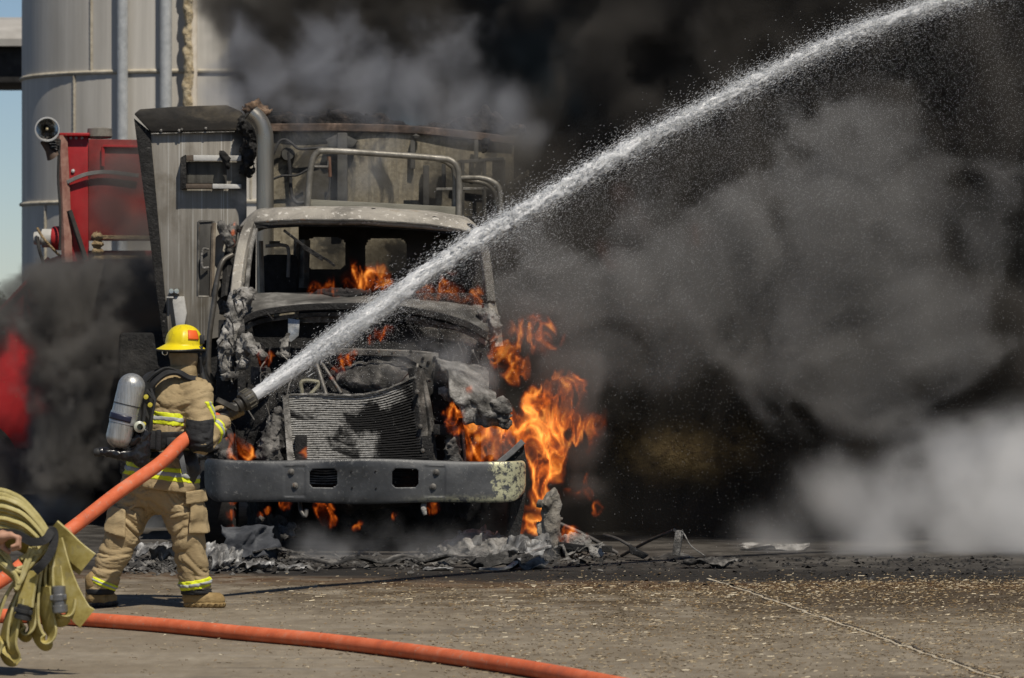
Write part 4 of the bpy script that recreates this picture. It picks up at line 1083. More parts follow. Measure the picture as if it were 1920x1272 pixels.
# body under the gear (head, neck, trunk, limbs in one surface)
def body_d(p):
    d = torso_d(p) + .035 + .10 * sstep(1.0, .88, p[..., 2])
    d = smin(d, seg_d(p, (.165, .01, 1.40), (.185, .02, 1.53), .058, .056), .03)
    d = smin(d, ell_d(p, (.195, .03, 1.615), (.088, .098, .115)), .03)
    d = smin(d, ell_d(p, (.258, .105, 1.60), (.02, .022, .03)), .02)
    d = smin(d, ell_d(p, (.262, -.02, 1.60), (.02, .012, .032)), .012)
    for J in (JR, JL):
        d = smin(d, seg_d(p, J['sh'], J['el'], .05, .042), .03)
        d = smin(d, seg_d(p, J['el'], J['wr'], .042, .032), .02)
    d = smin(d, seg_d(p, (-.06, .05, .82), (-.22, .02, .43), .09, .062), .04)
    d = smin(d, seg_d(p, (-.22, .02, .43), (-.345, .0, .10), .062, .045), .03)
    d = smin(d, seg_d(p, (.13, -.04, .82), (.22, -.03, .42), .09, .062), .04)
    d = smin(d, seg_d(p, (.22, -.03, .42), (.265, .0, .10), .062, .045), .03)
    return d
body = make('body', body_d, (-.45, -.35, .05), (.55, .5, 1.76), .016, skin, ff)
jacket = make('jacket', jacket_d, JLO, JHI, .0075, tanm, ff)
def band(fn, centre, normal, half, off):
    n = np.array(normal, float); n /= np.linalg.norm(n); c = np.array(centre)
    def f(p):
        pl = np.abs((p - c) @ n.astype(np.float32)) - half
        return np.maximum(fn(p) - off, pl)
    return f
def stripe(par, fn, centre, normal, half, lo, hi, clip=None, h=.0075):
    def wrap(k, off, half_):
        b = band(fn, centre, normal, half_, off)
        return (lambda p: np.maximum(b(p), clip(p))) if clip else b
    y = make('reflective_stripe', wrap(0, .006, half), lo, hi, h, lime, par)
    make('silver_strip', wrap(0, .0105, half * .36), lo, hi, h, silver, y)
jt = lambda p: jacket_d(p, False)
stripe(jacket, jt, (.03, 0, .855), (.12, 0, 1), .042, (-.30, -.32, .70), (.40, .32, .98))
notarm = lambda p: -np.minimum(seg_d(p, JR['sh'], JR['el'], .105, .09), seg_d(p, JL['sh'], JL['el'], .10, .09))
stripe(jacket, jt, (.10, 0, 1.19), (.10, 0, 1), .040, (-.25, -.32, 1.08), (.42, .32, 1.30), notarm)
ra = lambda p: np.minimum(seg_d(p, JR['sh'], JR['el'], .098, .082), seg_d(p, JR['el'], JR['wr'], .084, .064)) + folds(p, 3, .0125)
dirf = Vector(JR['wr']) - Vector(JR['el'])
stripe(jacket, ra, tuple(Vector(JR['el']).lerp(Vector(JR['wr']), .62)), tuple(dirf), .034, (.2, -.35, .95), (.52, .1, 1.30),
       lambda p: -((p - np.array(Vector(JR['el']))) @ np.array(dirf, np.float32)))
# black elbow reinforcement
def patch(p):
    q = p - np.array([.30, -.25, 1.085], np.float32)
    b = np.maximum(np.maximum(np.abs(q[..., 0] + .0) - .088, np.abs(q[..., 2]) - .095 - .15 * np.abs(q[..., 0])), q[..., 1] - .06)
    return np.maximum(ra(p) - .006, b)
make('elbow_patch', patch, (.15, -.36, .93), (.44, -.08, 1.24), .0075, black_cloth, jacket)
# collar
def collar(p):
    q = p - np.array([.172, .015, 0], np.float32)
    r = np.sqrt(q[..., 0] ** 2 + q[..., 1] ** 2 / 1.1)
    d = np.abs(r - (.082 + .10 * np.clip(1.49 - p[..., 2], -.05, .2))) - .011
    d = np.maximum(d, np.maximum(p[..., 2] - 1.525 - .12 * q[..., 0] - .05 * q[..., 1], 1.40 - p[..., 2]))
    return d + perlin(p * 18, 8) * .006
make('collar', collar, (.0, -.16, 1.38), (.36, .2, 1.58), .007, tanm, jacket)
def hood(p):
    d = smin(seg_d(p, (.165, .01, 1.42), (.185, .02, 1.54), .074, .078), ell_d(p, (.19, .025, 1.60), (.10, .112, .118)), .03)
    face = .10 - ((p[..., 0] - .19) * .75 + (p[..., 1] - .025) * .66)
    return np.maximum(d + perlin(p * np.array([14, 14, 30], np.float32), 2) * .007, -face)
make('hood', hood, (.03, -.14, 1.38), (.34, .2, 1.74), .008, hoodm, ff)
# face mask hanging in front
def maskd(p):
    q = p - np.array([.262, .085, 1.575], np.float32)
    return ell_d(q, (0, 0, 0), (.062, .062, .085)) + perlin(p * 20, 3) * .004
make('face_mask', maskd, (.17, .0, 1.46), (.35, .18, 1.69), .008, rubber, ff)
obj('mask_strap', bar([F(.26, -.03, 1.64), F(.283, -.02, 1.56), F(.285, .0, 1.47)], .03, .018, 10), black_cloth, ff)
obj('mask_hose', tube([F(.28, .06, 1.52), F(.30, .0, 1.46), F(.31, -.06, 1.42), F(.27, -.12, 1.42)], .018, 10, 20), rubber, ff)
# helmet
def helmet_m():
    m, nt, N, L, B = nodes('yellow_helmet')
    c = ramp_node(nt, [(.3, (.72, .56, .004)), (.7, (.80, .65, .01))], noise_node(nt, coord(nt), 6, 5))
    c = mixc(nt, rangen(nt, noise_node(nt, coord(nt), 14, 7, .72, 1.0), .55, .72, 0, .55), c, (.22, .16, .03))
    L.new(c, B.inputs['Base Color']); B.inputs['Roughness'].default_value = .42
    return m
hm = helmet_m()
HC = Vector((.182, .02, 1.655)); HT = Matrix.Rotation(math.radians(3), 3, 'Y')
def hel_pt(u, v):
    a = 2 * math.pi * u
    d = Vector((math.cos(a), math.sin(a), 0))
    back = max(0, -(d.x * .75 + d.y * .66))     # behind the head the brim is longer
    t = v * 1.35
    if t < 1:
        ph = t * math.pi / 2
        rr = math.sin(ph) ** .9; zz = math.cos(ph) ** .85
        rib = .006 * max(0, math.cos(4 * a)) ** 6 * math.sin(ph)
        p = Vector((d.x * (.112 + rib) * rr, d.y * (.128 + rib) * rr, .125 * zz))
    else:
        e = (t - 1) / .35
        out = (.018 + .055 * back ** 1.5 + .012 * max(0, d.x * .75 + d.y * .66)) * e
        p = Vector((d.x * (.112 + out), d.y * (.128 + out), -.002 - .022 * e - .016 * back * e))
    return Vector(F(*(HC + HT @ p)))
hel = obj('helmet', grid(hel_pt, 65, 34), hm, ff, smooth='all')
solid(hel, .006, 1)
rim = [hel_pt(i / 48, 1.0) + Vector((0, 0, -.004)) for i in range(49)]
obj('brim_edge', tube(rim, .006, 8), rubber, hel)
obj('ear_flap', lathe([(.118, -.05), (.116, -.02), (.108, .0)], F(*(HC + Vector((0, 0, -.005)))), (0, 0, 1), 32), black_cloth, hel)
op = surf('orange_patch', [(.3, (.72, .09, .012)), (.7, (.80, .14, .02))], 9, .5, bmp=.1)
def patch_pt(u, v):
    a = math.radians(-72 + 40 * u); ph = math.radians(48 + 30 * v)
    d = Vector((math.cos(a) * .117 * math.sin(ph) ** .9, math.sin(a) * .133 * math.sin(ph) ** .9, .128 * math.cos(ph) ** .85))
    return Vector(F(*(HC + HT @ d)))
solid(obj('helmet_patch', grid(patch_pt, 9, 9), op, hel), .004)
obj('helmet_clip', box(F(.298, -.01, 1.685), (.03, .05, .06), .008), rubber, hel)
obj('visor_hinge', box(F(.275, -.02, 1.628), (.06, .07, .03), .01), rubber, hel)
obj('buckle_ring', tube([F(.072 + .016 * math.cos(t), -.09, 1.605 + .016 * math.sin(t)) for t in np.linspace(0, 2 * math.pi, 20)], .004, 6), chrome, hel)
# trousers
LL = [(-.065, .05, .80), (-.215, .02, .43), (-.345, .0, .115)]
RL = [(.135, -.04, .80), (.215, -.03, .42), (.262, .0, .11)]
def trouser_d(p, fold=True):
    d = ell_d(p, (.04, .0, .78), (.205, .185, .20))
    for J, r in ((LL, (.128, .108, .086)), (RL, (.132, .110, .098))):
        d = smin(d, np.minimum(seg_d(p, J[0], J[1], r[0], r[1]), seg_d(p, J[1], J[2], r[1], r[2])), .035)
    if fold: d = d + folds(p, 23, .0135)
    d = np.maximum(d, .085 - p[..., 2] + .0)
    return d
trous = make('trousers', trouser_d, (-.50, -.30, .06), (.45, .30, 1.02), .0075, tanm, ff)
for J, cx in ((LL, -.34), (RL, .262)):
    n = Vector(J[2]) - Vector(J[1])
    cl = (lambda p: p[..., 0] + .1) if cx < 0 else (lambda p: -p[..., 0] + .05)
    stripe(trous, trouser_d, tuple(Vector(J[2]) + Vector((0, 0, .045))), tuple(n), .030 if cx > 0 else .02, (cx - .17, -.2, .04), (cx + .17, .2, .28), cl)
    make('leather_cuff', lambda p, cl=cl: np.maximum(np.maximum(trouser_d(p) - .004, np.abs(p[..., 2] - .098) - .022), cl(p)), (cx - .17, -.2, .05), (cx + .17, .2, .16), .0075, black_cloth, trous)
def pocket(p):
    s = p - np.array([.295, -.10, .60], np.float32)
    b = np.maximum(np.maximum(np.abs(s[..., 0] - .01) - .075, np.abs(s[..., 2]) - .125), np.abs(s[..., 1]) - .10)
    return np.maximum(trouser_d(p, False) - .034 + perlin(p * 14, 6) * .02, b + perlin(p * 9, 7) * .012)
make('cargo_pocket', pocket, (.15, -.28, .44), (.46, .06, .77), .009, tanm, trous)
def pflap(p):
    s = p - np.array([.295, -.10, .705], np.float32)
    b = np.maximum(np.maximum(np.abs(s[..., 0] - .005) - .09, np.abs(s[..., 2] - .12 * s[..., 0]) - .04), np.abs(s[..., 1]) - .11)
    return np.maximum(trouser_d(p, False) - .046 + perlin(p * 12, 9) * .014, b)
make('pocket_flap', pflap, (.15, -.28, .62), (.46, .06, .80), .008, tanm, trous)
def pocket2(p):
    s = p - np.array([-.245, -.03, .55], np.float32)
    b = np.maximum(np.maximum(np.abs(s[..., 0] + .3 * s[..., 2] * 0) - .07, np.abs(s[..., 2] + .3 * s[..., 0]) - .09), np.abs(s[..., 1]) - .12)
    return np.maximum(trouser_d(p, False) - .024 + perlin(p * 14, 6) * .016, b)
make('cargo_pocket', pocket2, (-.40, -.2, .38), (-.1, .16, .72), .009, tanm, trous)
# boots
def boot(par, heel, toe, seed):
    h, t = np.array(heel, np.float32), np.array(toe, np.float32)
    m = h + (t - h) * .35
    def f(p):
        d = seg_d(p, tuple(h + [0, 0, .07]), tuple(h + [0, 0, .17]), .054, .062)
        d = smin(d, seg_d(p, tuple(h + [0, 0, .055]), tuple(m + [0, 0, .06]), .05, .05), .03)
        d = smin(d, seg_d(p, tuple(m + [0, 0, .055]), tuple(t + [0, 0, .048]), .05, .045), .03)
        return np.maximum(d + perlin(p * 25, seed) * .006, .02 - p[..., 2])
    a = np.minimum(h, t) - .09; b = np.maximum(h, t) + .09
    o = make('boot', f, (a[0], a[1], .005), (b[0], b[1], .24), .0075, leather, par)
    def s(p):
        d = np.minimum(seg_d(p, tuple(h + [0, 0, .03]), tuple(m + [0, 0, .03]), .054, .053), seg_d(p, tuple(m + [0, 0, .03]), tuple(t + [0, 0, .03]), .053, .05))
        tread = .004 * np.sign(np.sin((p[..., 0] + p[..., 1]) * 190))
        return np.maximum(d + tread * (p[..., 2] < .026), np.maximum(p[..., 2] - .034, .001 - p[..., 2]))
    make('sole', s, (a[0], a[1], -.008), (b[0], b[1], .05), .006, leather if seed % 2 else rubber, o)
    return o
boot(ff, (.235, .0, 0), (.40, -.035, 0), 3)
boot(ff, (-.375, -.01, 0), (-.29, .10, 0), 4)
# gloved hands round the nozzle grips
def hand(name, par, wrist, grip, axis, mat, org, thumb=1, h=.0055, scale=1.0):
    """palm and five bent fingers closed round a bar through grip along axis"""
    wr, gr = Vector(wrist), Vector(grip); ax = Vector(axis).normalized()
    d0 = (gr - wr).normalized(); d0 = (d0 - ax * d0.dot(ax)).normalized()
    up = ax.cross(d0)
    segs = [(wr, gr - d0 * .045 * scale + up * .03 * scale, .030 * scale, .030 * scale)]
    pal = gr - d0 * .01 * scale + up * .042 * scale
    for k in (-1, 0, 1): segs.append((gr - d0 * .05 * scale + up * .03 * scale + ax * .02 * k * scale, pal + ax * .026 * k * scale, .020 * scale, .017 * scale))
    for k in range(4):
        o = ax * (k - 1.5) * .0215 * scale; L_ = (1.0, 1.1, 1.05, .88)[k] * scale
        a = pal + o; b = a + (d0 * .040 - up * .004) * L_; c = b + (d0 * .006 - up * .038) * L_; e = c + (-d0 * .026 - up * .014) * L_
        segs += [(a, b, .0115 * scale, .0105 * scale), (b, c, .0105 * scale, .010 * scale), (c, e, .010 * scale, .0085 * scale)]
    a = gr - d0 * .045 * scale + up * .022 * scale - ax * .035 * thumb * scale
    b = a + (-up * .036 - ax * .012 * thumb + d0 * .012) * scale; c = b + (-up * .018 + d0 * .032 + ax * .012 * thumb) * scale
    segs += [(a, b, .0145 * scale, .0125 * scale), (b, c, .0125 * scale, .010 * scale)]
    P = np.array([list(s[0]) for s in segs] + [list(s[1]) for s in segs])
    def f(g):
        p = g - np.array(org, np.float32)
        d = None
        for s in segs:
            q = seg_d(p, tuple(s[0]), tuple(s[1]), s[2], s[3])
            d = q if d is None else smin(d, q, .006)
        return d
    lo = P.min(0) - .045 + np.array(org); hi = P.max(0) + .045 + np.array(org)
    return obj(name, surfnet(f, lo, hi, h), mat, par, smooth='all')
glove_m = cloth('leather_glove', [(.3, (.16, .11, .05)), (.7, (.30, .22, .11))], 12, .8)
hand('glove', ff, JR['wr'], (.405, .055, 1.19), (.86, .1, .42), glove_m, FF)
hand('glove', ff, JL['wr'], (.50, .12, 1.245), (.86, .1, .42), glove_m, FF, -1)
# harness straps
def strap(name, pts, w, mat=black_cloth, par=ff, t=.012):
    P = resample([F(*p) for p in pts], 40)
    fr = frames(P)
    V, Fc = [], []
    cen = Vector(F(.1, 0, 0))
    for p, (tg, _, _) in zip(P, fr):
        n = Vector((p.x - cen.x, (p.y - cen.y), .25)).normalized(); n = (n - tg * n.dot(tg)).normalized(); b = tg.cross(n)
        V += [p + b * w / 2, p + b * w / 2 + n * t, p - b * w / 2 + n * t, p - b * w / 2]
    k = 4
    for i in range(len(P) - 1):
        for j in range(k):
            a_, b_ = i * k + j, i * k + (j + 1) % k
            Fc.append((a_, b_, b_ + k, a_ + k))
    Fc += [(0, 1, 2, 3), tuple(len(V) - 4 + j for j in (3, 2, 1, 0))]
    return obj(name, (V, Fc), mat, par)

# ---------------------------------------------------------------- breathing set on the back
scba = thing('breathing_set', F(-.1, -.2, .95), 'silver air cylinder on black harness carried on the firefighters back', 'air cylinder')
ta, tb = Vector(F(-.105, -.235, 1.475)), Vector(F(-.215, -.245, 1.01))
ax = (ta - tb).normalized(); Lc = (ta - tb).length; rc = .085
cyl_m = surf('brushed_aluminium', [(.3, (.30, .30, .285)), (.5, (.42, .42, .40)), (.7, (.54, .54, .52))], 6, .38, .65, stretch=(14, 14, .6), bmp=.15, bscale=120, speck=((.2, .19, .17), 22, .63, .5))
prof = [(0, 0)] + [(rc * math.sin(t), rc * .8 * (1 - math.cos(t))) for t in np.linspace(.15, math.pi / 2, 9)] + [(rc, Lc * .5)] + [(rc * math.cos(t), Lc - rc * .95 + rc * .95 * math.sin(t)) for t in np.linspace(0, math.pi / 2, 10)]
cyl = obj('cylinder', lathe(prof, tb, ax, 40), cyl_m, scba)
def ring(name, h0, h1, r, mat, par): return obj(name, lathe([(rc - .002, h0), (r, h0 + .001), (r, h1 - .001), (rc - .002, h1)], tb, ax, 40), mat, par)
ring('band', Lc * .575, Lc * .59, rc + .003, rubber, cyl)
ring('clamp_band', Lc * .33, Lc * .475, rc + .004, surf('clamp_grey', [(.3, (.32, .32, .33)), (.7, (.46, .46, .47))], 9, .35, .6), cyl)
tgx = (ax.cross(Vector((0, 1, 0)))).normalized()
fwd = tgx.cross(ax).normalized()
if fwd.y > 0: fwd = -fwd
def lab_pt(u, v):
    th = math.radians(-75 + 110 * u)
    dd = (fwd * math.cos(th) + tgx * (-1 if tgx.x < 0 else 1) * math.sin(th))
    return tb + ax * (Lc * (.36 + .085 * v)) + dd * (rc + .0065)
solid(obj('cylinder_label', grid(lab_pt, 16, 4), surf('navy_label', [(.3, (.012, .013, .03)), (.7, (.02, .022, .045))], 9, .4, bmp=0), cyl), .002)
# back plate, frame and valves
obj('back_plate', bar([F(-.035, -.19, 1.42), F(-.05, -.205, 1.2), F(-.06, -.22, .97)], .05, .12, 10), rubber, scba)
for pts in ([(-.005, -.25, 1.38), (.022, -.262, 1.31), (-.01, -.262, 1.13), (-.02, -.262, 1.06)], [(-.03, -.265, 1.37), (-.045, -.275, 1.2), (-.06, -.275, 1.05)], [(-.03, -.265, 1.375), (.022, -.262, 1.315)]):
    obj('frame_bar', bar([F(*p) for p in pts], .016, .018), rubber, scba)
yel = surf('fitting_yellow', [(.3, (.42, .36, .03)), (.7, (.6, .52, .08))], 12, .5)
for p in ((-.03, -.285, 1.33), (-.005, -.28, 1.28), (-.045, -.29, 1.16)): obj('fitting', lathe([(0, -.012), (.014, -.01), (.016, .006)], F(*p), (0, 1, 0), 12), yel, scba)
obj('pressure_knob', lathe([(0, -.03), (.03, -.028), (.036, -.01), (.036, .01), (.02, .02)], F(-.07, -.30, 1.145), (.3, -1, 0), 16), surf('knob_grey', [(.3, (.3, .32, .26)), (.7, (.5, .52, .42))], 20, .4), scba)
def valve(p):
    d = np.full(p.shape[:-1], 9., np.float32)
    for a, b, r in (((-.33, -.27, .985), (-.27, -.27, .99), .024), ((-.27, -.27, .985), (-.20, -.26, .97), .030), ((-.21, -.25, .975), (-.09, -.24, .955), .036), ((-.1, -.24, .97), (-.045, -.23, 1.03), .045), ((-.12, -.26, 1.04), (-.08, -.27, 1.08), .024), ((-.06, -.23, .93), (-.04, -.23, 1.10), .05)):
        d = smin(d, seg_d(p, a, b, r, r), .012)
    return d + perlin(p * 40, 4) * .008
make('valve_block', valve, (-.40, -.36, .85), (.04, -.14, 1.2), .0075, surf('gloss_black', [(.3, (.008, .008, .009)), (.7, (.022, .022, .024))], 12, .22, bmp=.2), scba)
obj('valve_knob', lathe([(.0, 0), (.02, 0), (.027, .01), (.027, .035), (.022, .045), (0, .045)], F(-.355, -.27, .985), (1, 0, 0), 12), rubber, scba)
strap('shoulder_strap', [(-.02, -.20, 1.36), (.02, -.195, 1.42), (.08, -.175, 1.468), (.15, -.14, 1.475), (.22, -.13, 1.44), (.27, -.12, 1.43)], .055, par=scba, t=.016)
strap('shoulder_strap', [(-.06, -.14, 1.40), (-.03, -.06, 1.46), (.03, .06, 1.48), (.08, .14, 1.44)], .05, par=scba, t=.016)
strap('shoulder_hose', [(-.03, -.2, 1.42), (.03, -.19, 1.475), (.10, -.15, 1.50), (.2, -.12, 1.455)], .016, rubber, scba, .014)
# waist belt hugging the jacket
def belt(p, a, b, off):
    return np.maximum(jacket_d(p, False) - off, np.abs(p[..., 2] - a - .03 * p[..., 0]) - b)
make('waist_belt', lambda p: belt(p, 1.055, .052, .016), (-.25, -.33, .96), (.38, .33, 1.15), .008, black_cloth, scba)
make('waist_strap', lambda p: belt(p, .965, .02, .012), (-.25, -.33, .92), (.38, .33, 1.02), .0075, black_cloth, scba)
obj('belt_pad', box(F(-.005, -.235, 1.06), (.13, .05, .12), .02), black_cloth, scba)
obj('belt_loop', box(F(.045, -.245, 1.06), (.035, .05, .13), .01), black_cloth, scba)
obj('buckle', box(F(.125, -.235, 1.05), (.06, .03, .055), .008), rubber, scba)
strap('strap_tail', [(.17, -.24, 1.02), (.19, -.26, .93), (.205, -.255, .85)], .035, cloth('grey_webbing', [(.3, (.06, .062, .065)), (.7, (.12, .125, .13))], 9, .7), scba, .01)
make('hip_pouch', lambda p: ell_d(p, (.235, -.13, .885), (.06, .07, .10)) + perlin(p * 16, 5) * .012, (.14, -.24, .76), (.33, -.02, 1.01), .008, rubber, scba)

# ================================================================ orange hose and nozzle
hose_m = surf('orange_hose', [(.28, (.44, .105, .05)), (.45, (.60, .125, .045)), (.62, (.68, .165, .07)), (.8, (.55, .27, .18))], 7, .75, stretch=(1, 1, 1), bmp=.35, bscale=140, bdist=.004, speck=((.42, .30, .22), 30, .60, .4))
hose = thing('fire_hose', F(.1, -.4, 0), 'charged orange fire hose running from the firefighters hands across the ground', 'hose')
tip, nb = Vector(F(.617, .10, 1.33)), Vector(F(.40, .0, 1.19))
hp = [nb, Vector(F(.33, -.08, 1.13)), Vector(F(.20, -.24, 1.055)), W(300, 869, 26.45), W(220, 925, 26.3), W(140, 987, 26.1), W(60, 1045, 25.9), W(0, 1090, 25.75), W(-90, 1140, 25.6)]
g0 = W(-190, 1172, gy(1172)); 
hp += [Vector((g0.x, 25.55, .05)), Vector((g0.x - 1.0, 25.0, .042)), Vector((g0.x - 1.6, 25.4, .042)), Vector((g0.x - 1.5, 26.3, .042)), Vector((g0.x - .8, 26.55, .042))]
for px, py in ((-60, 1166), (60, 1169), (170, 1176), (300, 1186), (450, 1201), (600, 1215), (760, 1235), (900, 1255), (1000, 1271), (1150, 1299), (1400, 1348)):
    p = W(px, py, gy(py)); hp.append(Vector((p.x, p.y, .042)))
obj('hose_line', tube(hp, .043, 20, 420), hose_m, hose)
nz_m = surf('nozzle_black', [(.3, (.02, .019, .017)), (.6, (.055, .05, .042)), (.8, (.11, .1, .08))], 14, .5, bmp=.3)
nax = (tip - nb).normalized(); nl = (tip - nb).length
nprof = [(.03, 0), (.036, .02), (.036, nl * .25), (.042, nl * .27), (.042, nl * .45), (.034, nl * .46), (.034, nl * .52), (.044, nl * .53), (.048, nl * .60), (.040, nl * .62), (.040, nl * .66), (.058, nl * .68), (.064, nl * .74), (.064, nl * .93), (.058, nl * .99), (.05, nl), (.044, nl * .99), (.036, nl * .9), (0, nl * .85)]
noz = obj('nozzle', lathe(nprof, nb, nax, 30), nz_m, hose)
u = nax.orthogonal().normalized(); w_ = nax.cross(u)
for k in range(14):
    a_ = 2 * math.pi * k / 14; d = u * math.cos(a_) + w_ * math.sin(a_)
    obj('bumper_rib', bar([nb + nax * nl * .75 + d * .064, nb + nax * nl * .93 + d * .064], .010, .010), surf('bumper_brown', [(.3, (.05, .045, .033)), (.7, (.12, .108, .08))], 15, .7) if k == 0 else bpy.data.materials['bumper_brown'], noz)
m0 = nb + nax * nl * .44
upv = Vector((-.35, -.35, .87)); upv = (upv - nax * upv.dot(nax)).normalized()
sdv = nax.cross(upv).normalized()
hb = []
for t in np.linspace(-.15, math.pi + .15, 22):
    hb.append(m0 + sdv * .052 * math.cos(t) * .6 - Vector((0, .02, 0)) + upv * .105 * max(0, math.sin(t)) - nax * .07 * math.sin(t))
obj('bale_handle', bar(hb, .018, .034), nz_m, noz)
obj('pistol_grip', bar([nb + nax * .02, nb + nax * .0 - upv * .07, nb - nax * .02 - upv * .13], .035, .04, 8), nz_m, noz)
obj('pick_up_tube', tube([m0 - sdv * .02, m0 - nax * .1 + upv * .02, m0 - nax * .22 + upv * .06], .010, 8, 10), steel, noz)

# ================================================================ second person at the left edge with a folded yellow hose
QY = 22.0
def Q(px, py, dy=0): return W(px, py, QY + dy)
P2 = Vector((Q(-150, 0).x, QY + .1, 0))
p2 = thing('person', P2, 'person at the left edge whose bare hand grips a folded yellow hose', 'person')
sh, elb, wrs = Q(-95, 760, .02), Q(-105, 950, .0), Q(-28, 1014, -.05)
def l2(v): return tuple(Vector(v))
c2 = np.array(P2, np.float32)
def body2(g):
    p = g - c2
    q = p * np.array([1, 1.45, 1], np.float32)
    d = seg_d(q, (0, 0, .98), (.0, 0, 1.34), .155, .185)
    d = smin(d, seg_d(p, (0, 0, 1.45), (.02, 0, 1.56), .06, .055), .04)
    d = smin(d, ell_d(p, (.02, -.01, 1.66), (.085, .10, .12)), .03)
    d = smin(d, ell_d(p, (.03, -.105, 1.65), (.016, .025, .024)), .015)
    d = smin(d, ell_d(p, (.105, .0, 1.65), (.012, .022, .034)), .012)
    for s, kn in ((-1, .02), (1, -.05)):
        d = smin(d, seg_d(p, (s * .1, 0, .95), (s * .13, kn, .5), .10, .068), .05)
        d = smin(d, seg_d(p, (s * .13, kn, .5), (s * .15, 0, .09), .066, .045), .03)
        d = smin(d, seg_d(p, (s * .15, .02, .06), (s * .17, -.16, .04), .05, .042), .03)
    S, E_, Wr = [np.array(v, np.float32) - c2 for v in (sh, elb, wrs)]
    d = smin(d, seg_d(p, tuple(S), tuple(E_), .062, .05), .05)
    d = smin(d, seg_d(p, tuple(E_), tuple(Wr), .05, .033), .02)
    d = smin(d, seg_d(p, (-.18, 0, 1.38), (-.27, .03, 1.08), .06, .05), .05)
    d = smin(d, seg_d(p, (-.27, .03, 1.08), (-.22, -.14, .85), .048, .033), .02)
    return d
a_, b_ = np.array(P2) + [-.42, -.35, 0], np.array(P2) + [.48, .35, 1.80]
obj('body', surfnet(body2, a_, b_, .015), skin, p2, smooth='all')
def shirt2(g):
    p = g - c2
    d = body2(g) - .022 + folds(p, 43, .010)
    S, E_, Wr = [np.array(v, np.float32) - c2 for v in (sh, elb, wrs)]
    end = (p - (E_ + (Wr - E_) * .72)) @ ((Wr - E_) / np.linalg.norm(Wr - E_))
    near = seg_d(p, tuple(E_), tuple(Wr), .10, .10)
    cut = np.where(near < 0, end, -1)
    return np.maximum(np.maximum(d, cut), np.maximum(.86 - p[..., 2] - 2 * (p[..., 0] < -.19), p[..., 2] - 1.5))
obj('shirt', surfnet(shirt2, a_, b_, .013), cloth('pale_shirt', [(.3, (.40, .38, .40)), (.7, (.52, .50, .52))]), p2, smooth='all')
def trou2(g):
    p = g - c2
    return np.maximum(body2(g) - .026 + folds(p, 53, .012), np.maximum(p[..., 2] - .93, .1 - p[..., 2])) + 9 * (np.abs(p[..., 0]) > .27)
obj('trousers', surfnet(trou2, a_, b_, .014), cloth('dark_trousers', [(.3, (.02, .022, .03)), (.7, (.04, .043, .05))]), p2, smooth='all')
def boot2(g):
    p = g - c2
    return np.maximum(np.maximum(body2(g) - .014, p[..., 2] - .13), .002 - p[..., 2])
for sx in (-1, 1): obj('boot', surfnet(lambda g, sx=sx: np.maximum(boot2(g), -sx * (g[..., 0] - c2[0]) + .01), a_, (b_[0], b_[1], .2), .012), rubber, p2, smooth='all')
hand('hand', p2, tuple(Vector(wrs) - P2), tuple(Q(20, 1022, -.12) - P2), (.12, -.9, .1), skin, P2, 1, .005, 1.12)
# folded flat hose
yh = surf('yellow_hose_jacket', [(.3, (.25, .19, .045)), (.5, (.40, .325, .095)), (.7, (.50, .43, .19))], 12, .8, stretch=(1, 1, 1), bmp=.5, bscale=220, bdist=.003, speck=((.3, .25, .12), 18, .58, .5))
lit_edge_m = surf('lit_hose_edge', [(.3, (.33, .275, .10)), (.5, (.44, .38, .16)), (.7, (.56, .50, .28))], 12, .85)  # paler rim colour standing in for light on the hose edges
bun = thing('folded_hose', Q(70, 1235), 'flat yellow fire hose folded in a strapped bundle at the left edge', 'hose')
rb = random.Random(9)
def ribbon(name, pts, w=.10, t=.009, dy=0, n=60, twist=0.0, tw1=None):
    P = resample([Q(x, y, d + dy) for x, y, d in pts], n)
    fr = frames(P)
    V, E2, Fc = [], [], []
    for i, (p, (tg, _, _)) in enumerate(zip(P, fr)):
        s = i / (n - 1)
        ang = twist + ((tw1 if tw1 is not None else twist) - twist) * s
        wd = Vector((math.sin(ang) * .6, -math.cos(ang), math.sin(ang) * .8)); wd = (wd - tg * wd.dot(tg)).normalized(); nn = tg.cross(wd)
        V += [p + wd * w / 2 + nn * t * .35, p + wd * (w / 2 + .003), p + wd * w / 2 - nn * t * .35, p - nn * t * .5, p - wd * w / 2 - nn * t * .35, p - wd * (w / 2 + .003), p - wd * w / 2 + nn * t * .35, p + nn * t * .5]
    k = 8
    for i in range(n - 1):
        for j in range(k):
            a, b = i * k + j, i * k + (j + 1) % k
            Fc.append((a, b, b + k, a + k))
    Fc += [tuple(range(k))[::-1], tuple((n - 1) * k + j for j in range(k))]
    o = obj(name, (V, Fc), yh, bun)
    o.data.materials.append(lit_edge_m)
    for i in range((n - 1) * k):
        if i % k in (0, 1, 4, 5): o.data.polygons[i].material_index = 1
    return o
for k in range(12):   # nested arches over the top, gathered at the strap
    o = k * 8.2
    ribbon('fold', [(-150, 1075 - o * .1, 0), (-90, 975 + o * .9, 0), (-20, 925 + o * .98, 0), (28, 932 + o * .95, 0), (62 - o * .12, 962 + o * .72, 0), (88 - o * .25, 1000 + o * .45, 0), (94 - o * .6, 1028 + o * .28, 0)], dy=rb.uniform(-.02, .02), t=.027, w=.12, twist=.30 + .03 * k)
for k in range(5):    # inner turns, coming back under the hand
    o = k * 9
    ribbon('fold', [(90 - o * .9, 1010 + o * .4, 0), (78 - o * .9, 1040 + o * .6, 0), (50 - o * .5, 1062 + o * 1.2, 0), (24, 1068 + o * .3, 0), (8 - o, 1040, 0), (-40, 1030, 0)], dy=-.01 + rb.uniform(-.02, .02), t=.024, w=.12, twist=.3)
